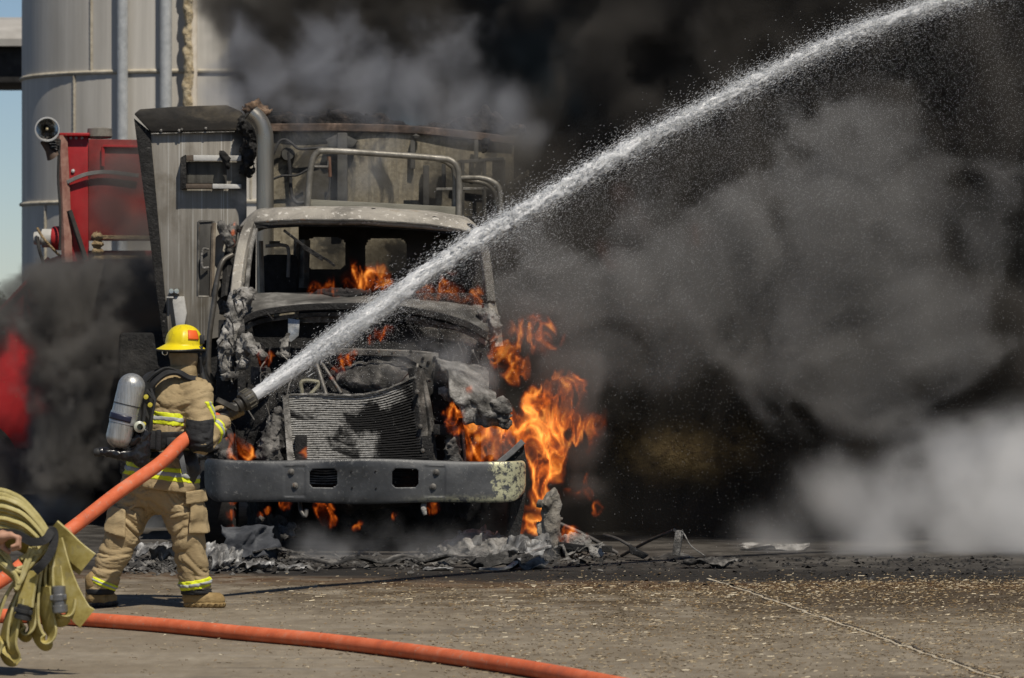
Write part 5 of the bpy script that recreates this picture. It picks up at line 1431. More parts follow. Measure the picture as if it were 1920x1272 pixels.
tails = [
    [(84, 1030, 0), (70, 1100, .01), (66, 1160, .01), (72, 1192, .01), (86, 1206, .0), (95, 1188, -.01), (88, 1150, -.01), (80, 1100, -.02)],
    [(60, 1050, .03), (38, 1100, .03), (18, 1150, .03), (8, 1200, .03), (12, 1226, .03), (22, 1228, .0), (22, 1200, -.02), (38, 1120, -.02)],
    [(50, 1060, .05), (10, 1120, .05), (-15, 1190, .05), (-30, 1232, .05), (-15, 1240, .02), (2, 1200, 0)],
    [(74, 1060, .04), (50, 1130, .04), (36, 1168, .04), (46, 1190, .03), (58, 1176, .02), (62, 1130, .02)],
    [(98, 990, -.03), (118, 1010, -.04), (142, 1035, -.05), (166, 1055, -.05)],
    [(98, 998, .0), (120, 1025, .0), (140, 1048, .0), (160, 1062, .0)],
    [(100, 1012, -.05), (112, 1060, -.05), (130, 1110, -.06), (150, 1148, -.06), (164, 1160, -.06)],
    [(96, 1040, 0), (92, 1090, 0), (96, 1130, -.01), (108, 1158, -.02), (126, 1152, -.03), (132, 1120, -.03)],
    [(88, 1036, .02), (80, 1090, .02), (84, 1140, .02), (100, 1160, .02)],
]
for k, t in enumerate(tails): ribbon('tail', t, dy=0, twist=[.5, .6, .5, .5, 1.0, .8, 1.15, .7, .5][k], tw1=[.95, .9, .9, .8, 1.4, 1.2, 1.5, 1.0, .8][k], t=.019, w=.115)
ribbon('coupling_tail', [(104, 1062, -.04), (108, 1085, -.04), (110, 1104, -.05)], w=.075, t=.03, twist=1.2)
ribbon('coupling_tail', [(58, 1070, -.05), (52, 1105, -.05), (48, 1138, -.06)], w=.09, t=.03, twist=1.35)
def coupling(a, b, r, mat):
    ax_ = (b - a).normalized(); L_ = (b - a).length
    o = obj('coupling', lathe([(r * .6, 0), (r, .004), (r, L_ * .3), (r * 1.1, L_ * .33), (r * 1.1, L_ * .52), (r * .95, L_ * .55), (r * .95, L_ * .7), (r * 1.12, L_ * .72), (r * 1.12, L_ * .95), (r * .9, L_), (r * .75, L_ * .95), (0, L_ * .6)], a, ax_, 24), mat, bun)
    for k in range(3):
        t = k * 2.1 + .4
        uu = ax_.orthogonal().normalized(); ww = ax_.cross(uu)
        obj('coupling_lug', box(a + ax_ * L_ * .42 + (uu * math.cos(t) + ww * math.sin(t)) * r * 1.12, (.018, .018, .026), .004), mat, o)
coupling(Q(110, 1098, -.06), Q(113, 1150, -.06), .036, surf('alloy', [(.3, (.14, .14, .14)), (.7, (.27, .27, .265))], 9, .4, .6))
coupling(Q(48, 1134, -.06), Q(42, 1162, -.06), .042, rubber)
# black binding strap
strp = [(-10, 998, -.10), (30, 1002, -.115), (60, 1016, -.115), (85, 1012, -.11), (98, 995, -.08), (102, 1010, -.085), (96, 1035, -.10), (80, 1058, -.115), (66, 1072, -.10)]
P_ = resample([Q(*p) for p in strp], 50)
V, Fc = [], []
for i, (p, (tg, _, _)) in enumerate(zip(P_, frames(P_))):
    n_ = Vector((0, -1, 0)); n_ = (n_ - tg * n_.dot(tg)).normalized(); b = tg.cross(n_)
    V += [p + b * .022, p + b * .022 + n_ * .008, p - b * .022 + n_ * .008, p - b * .022]
for i in range(49):
    for j in range(4): Fc.append((i * 4 + j, i * 4 + (j + 1) % 4, (i + 1) * 4 + (j + 1) % 4, (i + 1) * 4 + j))
obj('binding_strap', (V, Fc), black_cloth, bun)
# ================================================================ debris on the ground
rd = random.Random(77)
foil = surf('burnt_foil', [(.3, (.03, .029, .027)), (.48, (.16, .155, .148)), (.6, (.42, .415, .40)), (.75, (.74, .73, .70))], 8, .6, .2, bmp=.6, bscale=50)  # palest stop raised to put white highlights into the foil colour
bluefoil = surf('blued_sheet', [(.3, (.02, .022, .026)), (.5, (.05, .053, .06)), (.7, (.13, .134, .14))], 6, .8, .1, bmp=.8)
def sheet(name, c, su, sv, sz, mat, seed, label, cat, fr=3.0, rot=0.0, tilt=0.0, n=22, thick=.006, group=None):
    c = Vector(c); M = Matrix.Rotation(rot, 3, 'Z') @ Matrix.Rotation(tilt, 3, 'X')
    V, Fc = grid(lambda u, v: Vector(((u - .5) * su, (v - .5) * sv, 0)), n, n)
    A = np.array([tuple(p) for p in V])
    q = np.stack([A[:, 0] / su * fr, A[:, 1] / sv * fr, np.zeros(len(A))], 1)
    r = 1 - 2 * np.abs(fbm(q + seed * 3.1, 3, seed)); k = fbm(q * 1.7 + 9, 3, seed + 3)
    A[:, 2] += (r - .5) * sz + k * sz * .8
    A[:, 0] += k * su * .22; A[:, 1] += fbm(q + 4, 2, seed + 6) * sv * .35
    A = A @ np.array(M).T
    A[:, 2] -= A[:, 2].min()
    A += np.array(c)
    o = obj(name, (A, Fc), mat, label=label, cat=cat, group=group, smooth='all')
    return solid(o, thick)
def gp(px, py): return W(px, py, gy(py))
sheet('metal_sheet', gp(466, 1052), .40, .26, .10, bluefoil, 1, 'blue-grey crumpled sheet standing under the bumper beside the left front tyre', 'metal sheet', 1.3, .3, 1.0)
sheet('metal_sheet', gp(515, 1040), .34, .22, .16, charash, 2, 'sooty torn sheet curling up just right of the blue-grey sheet', 'metal sheet', 2.4, -.4, .7)
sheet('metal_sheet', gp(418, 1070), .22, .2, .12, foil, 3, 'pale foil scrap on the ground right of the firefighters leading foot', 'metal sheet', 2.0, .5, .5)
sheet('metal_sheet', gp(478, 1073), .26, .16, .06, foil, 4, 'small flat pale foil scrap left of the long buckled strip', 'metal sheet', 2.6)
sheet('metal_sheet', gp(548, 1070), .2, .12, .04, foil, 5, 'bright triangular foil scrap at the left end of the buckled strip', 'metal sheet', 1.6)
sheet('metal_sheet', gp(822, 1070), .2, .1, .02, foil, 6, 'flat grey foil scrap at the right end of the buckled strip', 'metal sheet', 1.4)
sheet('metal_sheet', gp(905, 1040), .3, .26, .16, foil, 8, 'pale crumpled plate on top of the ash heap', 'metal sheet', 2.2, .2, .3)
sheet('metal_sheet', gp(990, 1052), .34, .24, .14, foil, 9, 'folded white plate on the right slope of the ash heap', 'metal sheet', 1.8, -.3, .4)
sheet('metal_sheet', gp(950, 1068), .5, .16, .10, charash, 10, 'curled dark sheet with a bright lip in front of the ash heap', 'metal sheet', 1.6, .15, .2)
sheet('metal_sheet', gp(1085, 1046), .36, .14, .09, ash, 13, 'wavy ash-white strip lying right of the charred stump', 'metal sheet', 2.5, -.1)
sheet('metal_sheet', gp(1330, 1066), .36, .16, .06, charash, 15, 'black flaky scrap with a pale edge alone on the soot at right', 'metal sheet', 2.2)
sheet('metal_sheet', gp(1450, 1032), .5, .2, .05, ash, 16, 'long pale flat scrap below the white steam at right', 'metal sheet', 1.5)
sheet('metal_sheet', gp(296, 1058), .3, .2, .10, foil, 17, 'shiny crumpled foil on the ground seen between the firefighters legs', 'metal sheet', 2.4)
ov = [gp(285, 1050) + Vector((.16 * math.cos(t), .1 * math.sin(t), .05 + .04 * math.sin(t))) for t in np.linspace(0, 2 * math.pi, 40)]
obj('wire_hoop', tube(ov, .009, 8), char, label='black oval wire hoop lying between the firefighters legs', cat='wire')
# long buckled strip
sp = []
for i in range(41):
    t = i / 40
    p = gp(555 + 330 * t, 1064 + 2.5 * math.sin(t * 7))
    p.z = .055 + .022 * math.sin(t * 23) * (.4 + .6 * math.sin(t * 3.1)) + .03 * (t > .75) * (t - .75) * 4
    sp.append(p)
obj('buckled_strip', bar(sp, .10, .016, 120), charash, label='long buckled black metal strip lying along the ground before the bumper', cat='metal strip')
sp2 = [gp(475 + 80 * i / 20, 1052 + 1.0 * math.sin(i)) + Vector((0, 0, .06 + .035 * math.sin(i / 20 * math.pi))) for i in range(21)]
obj('curved_strip', bar(sp2, .07, .012, 40), charash, label='short arched black strip left of the long buckled strip', cat='metal strip')
sp3 = [gp(900, 1072) + Vector((0, 0, .02)), gp(950, 1073) + Vector((0, 0, .03)), gp(985, 1064) + Vector((0, 0, .09)), gp(1030, 1058) + Vector((0, 0, .13))]
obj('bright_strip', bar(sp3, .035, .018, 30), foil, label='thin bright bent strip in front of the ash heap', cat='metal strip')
def heapd(g):
    q = g - np.array(gp(935, 1040), np.float32)
    d = ell_d(q, (0, 0, 0), (.52, .30, .13))
    d = np.minimum(d, ell_d(q, (-.18, .05, .03), (.2, .2, .16)))
    d = np.minimum(d, ell_d(q, (.28, -.1, .0), (.25, .2, .10)))
    return d + fbm(g * 10, 4, 120, .6) * .075
hc_ = gp(935, 1040)
obj('ash_heap', surfnet(heapd, (hc_.x - .75, hc_.y - .5, -.02), (hc_.x + .75, hc_.y + .5, .3), .015), ash, label='heap of pale grey ash under the right end of the bumper', cat='ash heap', smooth='all')
def stump(g):
    a, b, c = [np.array(v, np.float32) for v in (gp(1030, 1046) + Vector((0, .05, .0)), W(1031, 985, 31.95), W(1037, 930, 31.95))]
    d = np.minimum(seg_d(g, a, b, .085, .075), seg_d(g, b, c, .075, .05))
    d = np.minimum(d, seg_d(g, c, np.array(W(1025, 945, 31.9)), .05, .05))
    cut = .035 * np.sin((g[..., 0] * 3 + fbm(g * 3, 2, 6)) * 16)
    return d + fbm(g * 9, 4, 130, .6) * .06 + cut * .5
s0 = gp(1030, 1046)
obj('charred_stump', surfnet(stump, (s0.x - .25, s0.y - .3, -.01), (s0.x + .28, s0.y + .4, .62), .014), surf('stump_ash', [(.3, (.05, .045, .038)), (.5, (.19, .17, .14)), (.7, (.40, .37, .32))], 7, .9, bmp=1, bscale=40, bdist=.02), label='upright pale charred stump beside the flames right of the bumper', cat='stump', smooth='all')
rodm = surf('burnt_rod', [(.3, (.03, .028, .025)), (.7, (.12, .11, .1))], 9, .6, .3)
def rod(a, b, r, label, mat=rodm, name='bent_rod'):
    return obj(name, tube([a, (a + b) / 2 + Vector((0, 0, .012)), b], r, 10, 14), mat, label=label, cat='rod')
rod(W(1040, 978, 32.1), gp(1158, 1043) + Vector((0, 0, .02)), .016, 'long dark rod sloping from the charred stump down to the ground')
rod(W(1132, 1003, 31.8), W(1182, 1024, 31.6), .012, 'short dark rod tilted left above the crossed rods')
rod(gp(1165, 1045) + Vector((0, 0, .01)), W(1265, 994, 31.4), .013, 'slanting rod that meets the top of the white bracket')
obj('charred_block', prism([W(1178, 1022, 31.5), W(1190, 1030, 31.5), W(1214, 1042, 31.5), W(1206, 1049, 31.5), W(1180, 1038, 31.5)], Vector((.02, .12, 0)), .01), char, label='small black charred block at the foot of the crossed rods', cat='block')
brk = thing('white_bracket', gp(1266, 1044), 'upright ash-white bracket with a wire loop right of the crossed rods', 'bracket')
obj('plate', prism([W(1266, 994, 31.4), W(1278, 996, 31.4), W(1271, 1042, 31.4), W(1259, 1042, 31.4)], Vector((.02, .05, 0)), .006), ash, brk)
obj('wire', tube([W(1278, 996, 31.4), W(1284, 1004, 31.4), W(1296, 1024, 31.35), W(1322, 1043, 31.3)], .005, 6, 24), ash, brk)
obj('foot', lathe([(0, .04), (.06, .035), (.13, .01), (.16, -.004)], gp(1266, 1046), (0, 0, 1), 18), charash, brk)
obj('rail_piece', bar([W(1046, 1022, 31.9), W(1090, 1028, 31.9), W(1148, 1030, 31.9)], .04, .05), char, label='flat black rail lying behind the charred stump', cat='rail')
lump_ = lambda name, pts, rad, mat, seed, label, cat, amp=.05, h=.015: None
def loose(name, pts, rad, mat, seed, label, cat, amp=.05, h=.015):
    o = lump(name, pts, rad, mat, seed, amp=amp, h=h)
    w = Vector(ORG[truck]); o.parent = None; o.location = w
    return tag(o, label, cat)
loose('charred_chunk', [W(1072, 1019, 32.0), W(1092, 1018, 32.0)], [.07, .05], ash, 141, 'pale ash lump under the small flames right of the charred stump', 'ash lump')
loose('charred_chunk', [gp(172, 968) + Vector((0, 0, .05)), gp(172, 968) + Vector((.02, 0, .22))], [.05, .035], char, 142, 'upright black charred chunk behind the hose at left', 'charred chunk', amp=.07)
loose('straw_clump', [gp(206, 960) + Vector((0, 0, .33)), gp(224, 960) + Vector((0, 0, .30))], [.06, .05], tan, 143, 'tan clump of dry feed behind the firefighters hip at left', 'feed clump', amp=.06)
# white-edged slat beside the chunk
obj('slat', bar([gp(181, 966) + Vector((0, 0, .0)), gp(179, 966) + Vector((0, 0, .12)), gp(175, 966) + Vector((0, 0, .26))], .03, .02, 10), ash, label='thin pale slat leaning on the black charred chunk at left', cat='slat')
# flakes nobody could count
fv, ff_ = [], []
def flake(p, s, r_):
    n = len(fv)
    a = r_.uniform(0, math.tau); u = Vector((math.cos(a), math.sin(a), r_.uniform(-.4, .4))); v = Vector((-math.sin(a), math.cos(a), r_.uniform(-.4, .4)))
    k = r_.uniform(.3, 1)
    q = [p + u * s, p + v * s * k + Vector((0, 0, s * .4)), p - u * s * r_.uniform(.5, 1), p - v * s * k, p + Vector((0, 0, s * r_.uniform(.2, .7)))]
    fv.extend(q); ff_.extend([(n, n + 1, n + 4), (n + 1, n + 2, n + 4), (n + 2, n + 3, n + 4), (n + 3, n, n + 4)])
for k in range(2600):
    px = rd.choice([rd.uniform(385, 1130), rd.gauss(930, 90), rd.uniform(230, 340), rd.gauss(480, 60)])
    py = 1064 + rd.gauss(0, 7) - (12 if px > 850 else 0) + rd.uniform(-16, 2) * (px > 380)
    p = gp(px, max(1012, py)); p.z = rd.uniform(0, .02)
    flake(p, abs(rd.gauss(.012, .014)) + .006, rd)
obj('debris_flakes', (fv, ff_), charash, smooth=False, kind='stuff', label='small burnt flakes strewn in front of the truck', cat='debris')
fv, ff_ = [], []
for k in range(900):
    px = rd.uniform(1000, 1900); py = 1045 + abs(rd.gauss(0, 22))
    p = gp(px, min(py, 1100)); p.z = 0
    flake(p, abs(rd.gauss(.008, .012)) + .005, rd)
obj('soot_crumbs', (fv, ff_), char, smooth=False, kind='stuff', label='black soot crumbs over the scorched yard', cat='debris')
# straw litter on the yard
def litter(name, n, seed, mat, lmin, lmax, wmin, wmax, label='golden chopped straw scattered over the concrete yard'):
    r_ = np.random.default_rng(seed)
    m = n * 14
    py = 1068 + 214 * r_.random(m) ** 1.25; px = r_.uniform(-60, 1990, m)
    a = np.interp(px, [0, 450, 800, 1200, 1900], [.05, .12, .45, .9, 1]) * np.interp(py, [1068, 1085, 1105, 1150, 1272], [.0, .25, 1, .55, .22])
    a = a * (.4 + .6 * sstep(-.15, .2, fbm(np.stack([px * .006, py * .02, 0 * px], 1), 3, 5)))
    jx = np.interp(py, [1086, 1305], [1330, 1960])
    a = a * .75 + .8 * np.exp(-((px - jx - 4) / 22) ** 2) * sstep(1086, 1100, py) + .7 * np.exp(-((py - 1100 + (px - 1500) * .008) / 9) ** 2) * sstep(1250, 1500, px)
    k = np.flatnonzero(r_.random(m) < a)[:n]
    px, py = px[k], py[k]; N_ = len(k)
    Yg = FPX * EYE / (py - HORY)
    p = np.stack([(px - 960) * Yg / FPX, Yg, np.zeros(N_)], 1)
    t = r_.normal(0, .75, N_) + math.pi * r_.integers(0, 2, N_); l = r_.uniform(lmin, lmax, N_) * r_.choice([.5, .7, 1, 1, 1.6], N_) / 2; w = r_.uniform(wmin, wmax, N_) / 2
    u = np.stack([np.cos(t) * l, np.sin(t) * l, 0 * t], 1); v = np.stack([-np.sin(t) * w, np.cos(t) * w, 0 * t], 1)
    z0 = r_.uniform(.001, .004, N_); z1 = r_.uniform(.001, .007, N_)
    up = lambda z: np.stack([0 * z, 0 * z, z], 1)
    V = np.stack([p - u - v + up(z0), p + u * .9 - v + up(z1), p + u + v + up(z1 + .003), p - u + v + up(z0 + .003), p + up(np.maximum(z0, z1) + .003)], 1).reshape(-1, 3)
    T_ = np.array([[0, 1, 4], [1, 2, 4], [2, 3, 4], [3, 0, 4]])
    obj(name, (V, ((np.arange(N_) * 5)[:, None, None] + T_[None]).reshape(-1, 3)), mat, smooth=False, kind='stuff', label=label, cat='straw')
litter('straw_litter', 9000, 5, straw_mat, .005, .028, .0015, .004)
litter('brown_chaff', 9000, 8, surf('brown_chaff', [(.3, (.09, .055, .022)), (.5, (.17, .11, .05)), (.7, (.27, .19, .09))], 14, .9, bmp=.2), .006, .022, .002, .005, 'brown chaff crumbs scattered over the concrete yard')
litter('straw_chips', 330, 6, surf('pale_chip', [(.3, (.50, .42, .28)), (.7, (.70, .62, .46))], 9, .8, bmp=.2), .02, .05, .005, .013, 'larger pale straw chips scattered over the concrete yard')

# ================================================================ water
jet = thing('water_jet', tip, 'white jet of water shooting from the nozzle to the upper right', 'water jet', kind='stuff')
JP = [(472, 743), (600, 656), (720, 571), (890, 452), (1000, 388), (1150, 296), (1300, 215), (1450, 136), (1600, 64), (1760, 8), (1950, -44), (2200, -90)]
tip_px = tip
jy = lambda i: 26.95 + (30.6 - 26.95) * (i / (len(JP) - 1)) ** 1.0
jpts = [tip + nax * -.01] + [W(px, py, jy(i)) for i, (px, py) in enumerate(JP)][1:]
jres = resample(jpts, 400)
jfr = frames(jres)
JPX = np.array([960 + p.x * FPX / p.y for p in jres])
def jrad(px): return np.interp(px, [470, 520, 600, 720, 890, 1150, 1500, 2200], [.040, .046, .058, .068, .082, .085, .085, .10])
wmat, wnt, wN, wL, wB = nodes('white_water')
wB.inputs['Base Color'].default_value = (.93, .94, .95, 1); wB.inputs['Roughness'].default_value = .35
tl = wN.new('ShaderNodeBsdfTranslucent'); tl.inputs[0].default_value = (.93, .94, .95, 1)
mx = wN.new('ShaderNodeMixShader'); mx.inputs[0].default_value = .5
wL.new(wB.outputs[0], mx.inputs[1]); wL.new(tl.outputs[0], mx.inputs[2]); wL.new(mx.outputs[0], wN['Material Output'].inputs['Surface'])
ng_ = np.random.default_rng(4)
JA = np.array([tuple(p) for p in jres]); JT = np.array([tuple(f[0]) for f in jfr]); JN = np.array([tuple(f[1]) for f in jfr]); JB = np.array([tuple(f[2]) for f in jfr])
def drops(name, s, off_n, off_b, length, rad, jitter, extra=None):
    """many tiny stretched water drops: s = place along the jet 0..399"""
    i = np.clip(s.astype(int), 0, 398); f = (s - i)[:, None]
    p = JA[i] * (1 - f) + JA[i + 1] * f + JN[i] * off_n[:, None] + JB[i] * off_b[:, None]
    if extra is not None: p = p + extra
    d = JT[i] + ng_.normal(size=p.shape) * jitter
    d /= np.linalg.norm(d, axis=1, keepdims=True)
    a = np.cross(d, ng_.normal(size=p.shape)); a /= np.linalg.norm(a, axis=1, keepdims=True)
    b = np.cross(d, a)
    r = rad[:, None]; l = length[:, None]
    V = np.stack([p + d * l, p - d * l * .6 + a * r, p - d * l * .6 - a * r * .5 + b * r * .87, p - d * l * .6 - a * r * .5 - b * r * .87], 1).reshape(-1, 3)
    k = (np.arange(len(p)) * 4)[:, None]
    T_ = np.array([[0, 1, 2], [0, 2, 3], [0, 3, 1], [1, 3, 2]])
    Fc = (k[:, :, None] + T_[None]).reshape(-1, 3)
    o = obj(name, (V, Fc), wmat, jet, smooth=False)
    return tag(o, kind='stuff')
# white core, whole near the nozzle and breaking up with distance
NJ = 28
ii = np.arange(399)[:, None]; aa = (2 * np.pi * np.arange(NJ) / NJ)[None]
stretch_ = np.interp(JPX[:399], [470, 700, 1200], [.05, .13, .32])
along = np.concatenate([[0], np.cumsum(stretch_)])[:399][:, None]
nz_ = fbm(np.stack(np.broadcast_arrays(along, 1.7 * np.cos(aa), 1.7 * np.sin(aa)), -1), 4, 7, .6)
amp_ = np.interp(JPX[:399], [470, 540, 800, 1100], [.07, .34, 1.0, 1.7])[:, None]
rad_ = (jrad(JPX[:399]) * np.interp(JPX[:399], [470, 560, 750, 1000, 1300, 1900], [.92, .90, .70, .52, .42, .32]))[:, None] * np.clip(1.05 + nz_ * amp_, .10, 2.2)
CV = JA[:399, None] + JN[:399, None] * (rad_ * np.cos(aa))[..., None] + JB[:399, None] * (rad_ * np.sin(aa))[..., None]
CF = [(i * NJ + j, i * NJ + (j + 1) % NJ, (i + 1) * NJ + (j + 1) % NJ, (i + 1) * NJ + j) for i in range(398) for j in range(NJ)]
tag(obj('core', (CV.reshape(-1, 3), np.array(CF)), wmat, jet, smooth='all'), kind='stuff')
n1 = 120000
s = ng_.uniform(0, 399, n1)
px = np.interp(s, np.arange(400), JPX)
cl = fbm(np.stack([s * .06, np.zeros(n1), np.zeros(n1)], 1), 2, 30)      # surges along the stream
Rr = jrad(px) * (1 + .5 * cl)
rr = np.abs(ng_.normal(size=n1)) * Rr * np.interp(px, [470, 700, 1000], [.50, .50, .44]); th = ng_.uniform(0, 2 * math.pi, n1)
lump_n = fbm(np.stack([s * .30, rr * np.cos(th) * 14, rr * np.sin(th) * 14], 1), 3, 36)
keep = (lump_n > np.interp(px, [470, 640, 800, 1200, 1700], [.45, .22, -.06, -.1, -.06]))
s, rr, th, px = s[keep], rr[keep], th[keep], px[keep]; n1 = len(s)
drops('stream', s, rr * np.cos(th), rr * np.sin(th), ng_.uniform(.006, .020, n1) * np.interp(px, [470, 700, 1000, 1500], [3, 1.7, 1, .8]), ng_.uniform(.0012, .0034, n1), np.interp(px, [470, 700, 1200], [.02, .07, .14])[:, None])
# ragged fringe
n2 = 70000
s = np.concatenate([ng_.uniform(4, 60, 9000), ng_.uniform(30, 399, n2 - 9000)]); px = np.interp(s, np.arange(400), JPX)
rr = jrad(px) * np.where(px < 760, .8 + ng_.exponential(.13, n2) * np.interp(px, [470, 760], [.5, 2.4]), .4 + ng_.exponential(.5, n2)); th = ng_.uniform(0, 2 * math.pi, n2)
drops('fringe', s, rr * np.cos(th), rr * np.sin(th), ng_.uniform(.003, .010, n2) * np.interp(px, [470, 800], [2.5, 1]), ng_.uniform(.0007, .0017, n2), np.interp(px, [470, 800], [.03, .2])[:, None])
# spray falling away below the stream
n3 = 85000
s = 399 * ng_.random(n3) ** .55; px = np.interp(s, np.arange(400), JPX)
fall = ng_.exponential(1.0, n3) * np.interp(px, [470, 800, 1100, 1500, 1900], [.04, .16, .45, .9, 1.2])
ex = np.zeros((n3, 3)); ex[:, 2] = -fall; ex[:, 0] = fall * .35 * ng_.normal(size=n3) + .1 * fall; ex[:, 1] = ng_.normal(size=n3) * .25 * fall
drops('spray', s, ng_.normal(size=n3) * .05, ng_.normal(size=n3) * .05, ng_.uniform(.0012, .0036, n3), ng_.uniform(.0007, .0017, n3), .6, ex)
# ================================================================ fire and smoke
def fog(name, lo, hi, vox, fn, mat, label, cat):
    """a real volume: the numbers fn gives for each small cube of air are handed to a volume grid"""
    lo = np.array(lo, float); hi = np.array(hi, float)
    vox = np.array(vox if hasattr(vox, '__len__') else (vox,) * 3, float)
    n = np.maximum(3, np.round((hi - lo) / vox).astype(int) + 1); hi = lo + (n - 1) * vox
    g = np.stack(np.meshgrid(*[(lo[i] + np.arange(n[i]) * vox[i]).astype(np.float32) for i in range(3)], indexing='ij'), -1)
    d = np.asarray(fn(g), dtype=np.float32)
    # fade out at the faces of the grid
    for ax_ in range(3):
        k = np.minimum(np.arange(n[ax_]), np.arange(n[ax_])[::-1]).astype(np.float32)
        if ax_ == 2 and lo[2] <= .02: k = np.arange(n[ax_])[::-1].astype(np.float32) + 0
        sh_ = [1, 1, 1]; sh_[ax_] = -1
        d = d * np.clip(k / 5, 0, 1).reshape(sh_)
    d[d < .004] = 0
    org = (lo + hi) / 2; org[2] = lo[2]
    me = bpy.data.meshes.new(name); N_ = int(n.prod())
    me.vertices.add(N_); me.vertices.foreach_set('co', (g - org.astype(np.float32)).astype(np.float32).ravel())
    at = me.attributes.new('smoke_amount', 'FLOAT', 'POINT'); at.data.foreach_set('value', d.ravel())
    me.materials.append(mat)
    o = bpy.data.objects.new(name, me); COL.objects.link(o); o.location = org
    ng = bpy.data.node_groups.new(name, 'GeometryNodeTree')
    ng.interface.new_socket('Geometry', in_out='INPUT', socket_type='NodeSocketGeometry')
    ng.interface.new_socket('Geometry', in_out='OUTPUT', socket_type='NodeSocketGeometry')
    Nn, L = ng.nodes, ng.links
    gi = Nn.new('NodeGroupInput'); go = Nn.new('NodeGroupOutput')
    vc = Nn.new('GeometryNodeVolumeCube'); vc.inputs['Min'].default_value = lo - org; vc.inputs['Max'].default_value = hi - org
    for i, k in enumerate(('Resolution X', 'Resolution Y', 'Resolution Z')): vc.inputs[k].default_value = int(n[i])
    def vm(op, a, b):
        q = Nn.new('ShaderNodeVectorMath'); q.operation = op
        L.new(a, q.inputs[0])
        if op == 'SCALE': q.inputs['Scale'].default_value = b
        elif b is not None: q.inputs[1].default_value = b
        return q
    pos = Nn.new('GeometryNodeInputPosition')
    q = vm('SUBTRACT', pos.outputs[0], lo - org); q = vm('MULTIPLY', q.outputs[0], tuple(1 / vox)); q = vm('ADD', q.outputs[0], (.5, .5, .5)); q = vm('FLOOR', q.outputs[0], None)
    q = vm('DOT_PRODUCT', q.outputs[0], (float(n[1] * n[2]), float(n[2]), 1.0))
    si = Nn.new('GeometryNodeSampleIndex'); si.data_type = 'FLOAT'; si.domain = 'POINT'
    na = Nn.new('GeometryNodeInputNamedAttribute'); na.data_type = 'FLOAT'; na.inputs[0].default_value = 'smoke_amount'
    L.new(gi.outputs[0], si.inputs['Geometry']); L.new(na.outputs[0], si.inputs['Value']); L.new(q.outputs['Value'], si.inputs['Index'])
    L.new(si.outputs[0], vc.inputs['Density'])
    sm = Nn.new('GeometryNodeSetMaterial'); sm.inputs['Material'].default_value = mat
    L.new(vc.outputs[0], sm.inputs[0]); L.new(sm.outputs[0], go.inputs[0])
    md = o.modifiers.new('volume', 'NODES'); md.node_group = ng
    return tag(o, label, cat, kind='stuff')
def smoke_m(name, col, dens, aniso=.1):
    m = bpy.data.materials.new(name); m.use_nodes = True; nt = m.node_tree; nt.nodes.clear()
    out = nt.nodes.new('ShaderNodeOutputMaterial'); pv = nt.nodes.new('ShaderNodeVolumePrincipled')
    pv.inputs['Density'].default_value = dens; pv.inputs['Color'].default_value = (*col, 1); pv.inputs['Anisotropy'].default_value = aniso
    nt.links.new(pv.outputs[0], out.inputs['Volume'])
    return m
def fire_m(name, k, hot=1.0):
    m = bpy.data.materials.new(name); m.use_nodes = True; nt = m.node_tree; nt.nodes.clear()
    out = nt.nodes.new('ShaderNodeOutputMaterial'); em = nt.nodes.new('ShaderNodeEmission'); vi = nt.nodes.new('ShaderNodeVolumeInfo')
    c = ramp_node(nt, [(0.0, (.55, .05, .004)), (.3, (.95, .14, .012)), (.65, (1.0, .27, .03)), (1.0, (1.0, .40 * hot, .075 * hot))], vi.outputs['Density'])
    nt.links.new(c, em.inputs['Color'])
    nt.links.new(mathn(nt, 'MULTIPLY', mathn(nt, 'POWER', vi.outputs['Density'], 1.6), k), em.inputs['Strength'])
    nt.links.new(em.outputs[0], out.inputs['Volume'])
    return m
def poly_sd(x, z, poly):
    """signed distance (inside > 0) to a polygon in the x-z plane"""
    P = np.array(poly, np.float32); Qn = np.roll(P, -1, 0)
    d = np.full(x.shape, 1e9, np.float32); ins = np.zeros(x.shape, bool)
    for (ax_, az), (bx_, bz) in zip(P, Qn):
        ex, ez = bx_ - ax_, bz - az
        t = np.clip(((x - ax_) * ex + (z - az) * ez) / (ex * ex + ez * ez + 1e-9), 0, 1)
        d = np.minimum(d, (x - ax_ - t * ex) ** 2 + (z - az - t * ez) ** 2)
        c = (az > z) != (bz > z)
        ins ^= c & (x < (bx_ - ax_) * (z - az) / (bz - az + 1e-9) + ax_)
    return np.where(ins, 1, -1) * np.sqrt(d)
def billow(g, fr, seed, octv=5):
    """cauliflower noise, about -1..1"""
    w = np.stack([perlin(g * fr * .7, seed + 40 + k) for k in range(3)], -1) * (.5 / fr)
    p = (g + w) * fr
    r, a, t = 0, 1.0, 0
    for k in range(octv):
        r = r + a * (.55 - np.abs(perlin(p, seed + k)) * 2.2); t += a * (1 if k < 2 else .45)
        p = p * 2.07 + 1.3; a *= .62
    return r / t
def blobs(g, L_):
    """L_: (px, py, Y, radius px, radius in depth m, strength)"""
    f = np.full(g.shape[:-1], -9., np.float32)
    for px, py, Y, rp, ry_, s_ in L_:
        c = W(px, py, Y); r = rp * Y / FPX
        q = np.sqrt(((g[..., 0] - c.x) / r) ** 2 + ((g[..., 2] - c.z) / r) ** 2 + ((g[..., 1] - Y) / ry_) ** 2)
        f = np.maximum(f, (1 - q) * s_)
    return f
def xz(pts, Y): return [(W(px, py, Y).x, W(px, py, Y).z) for px, py in pts]

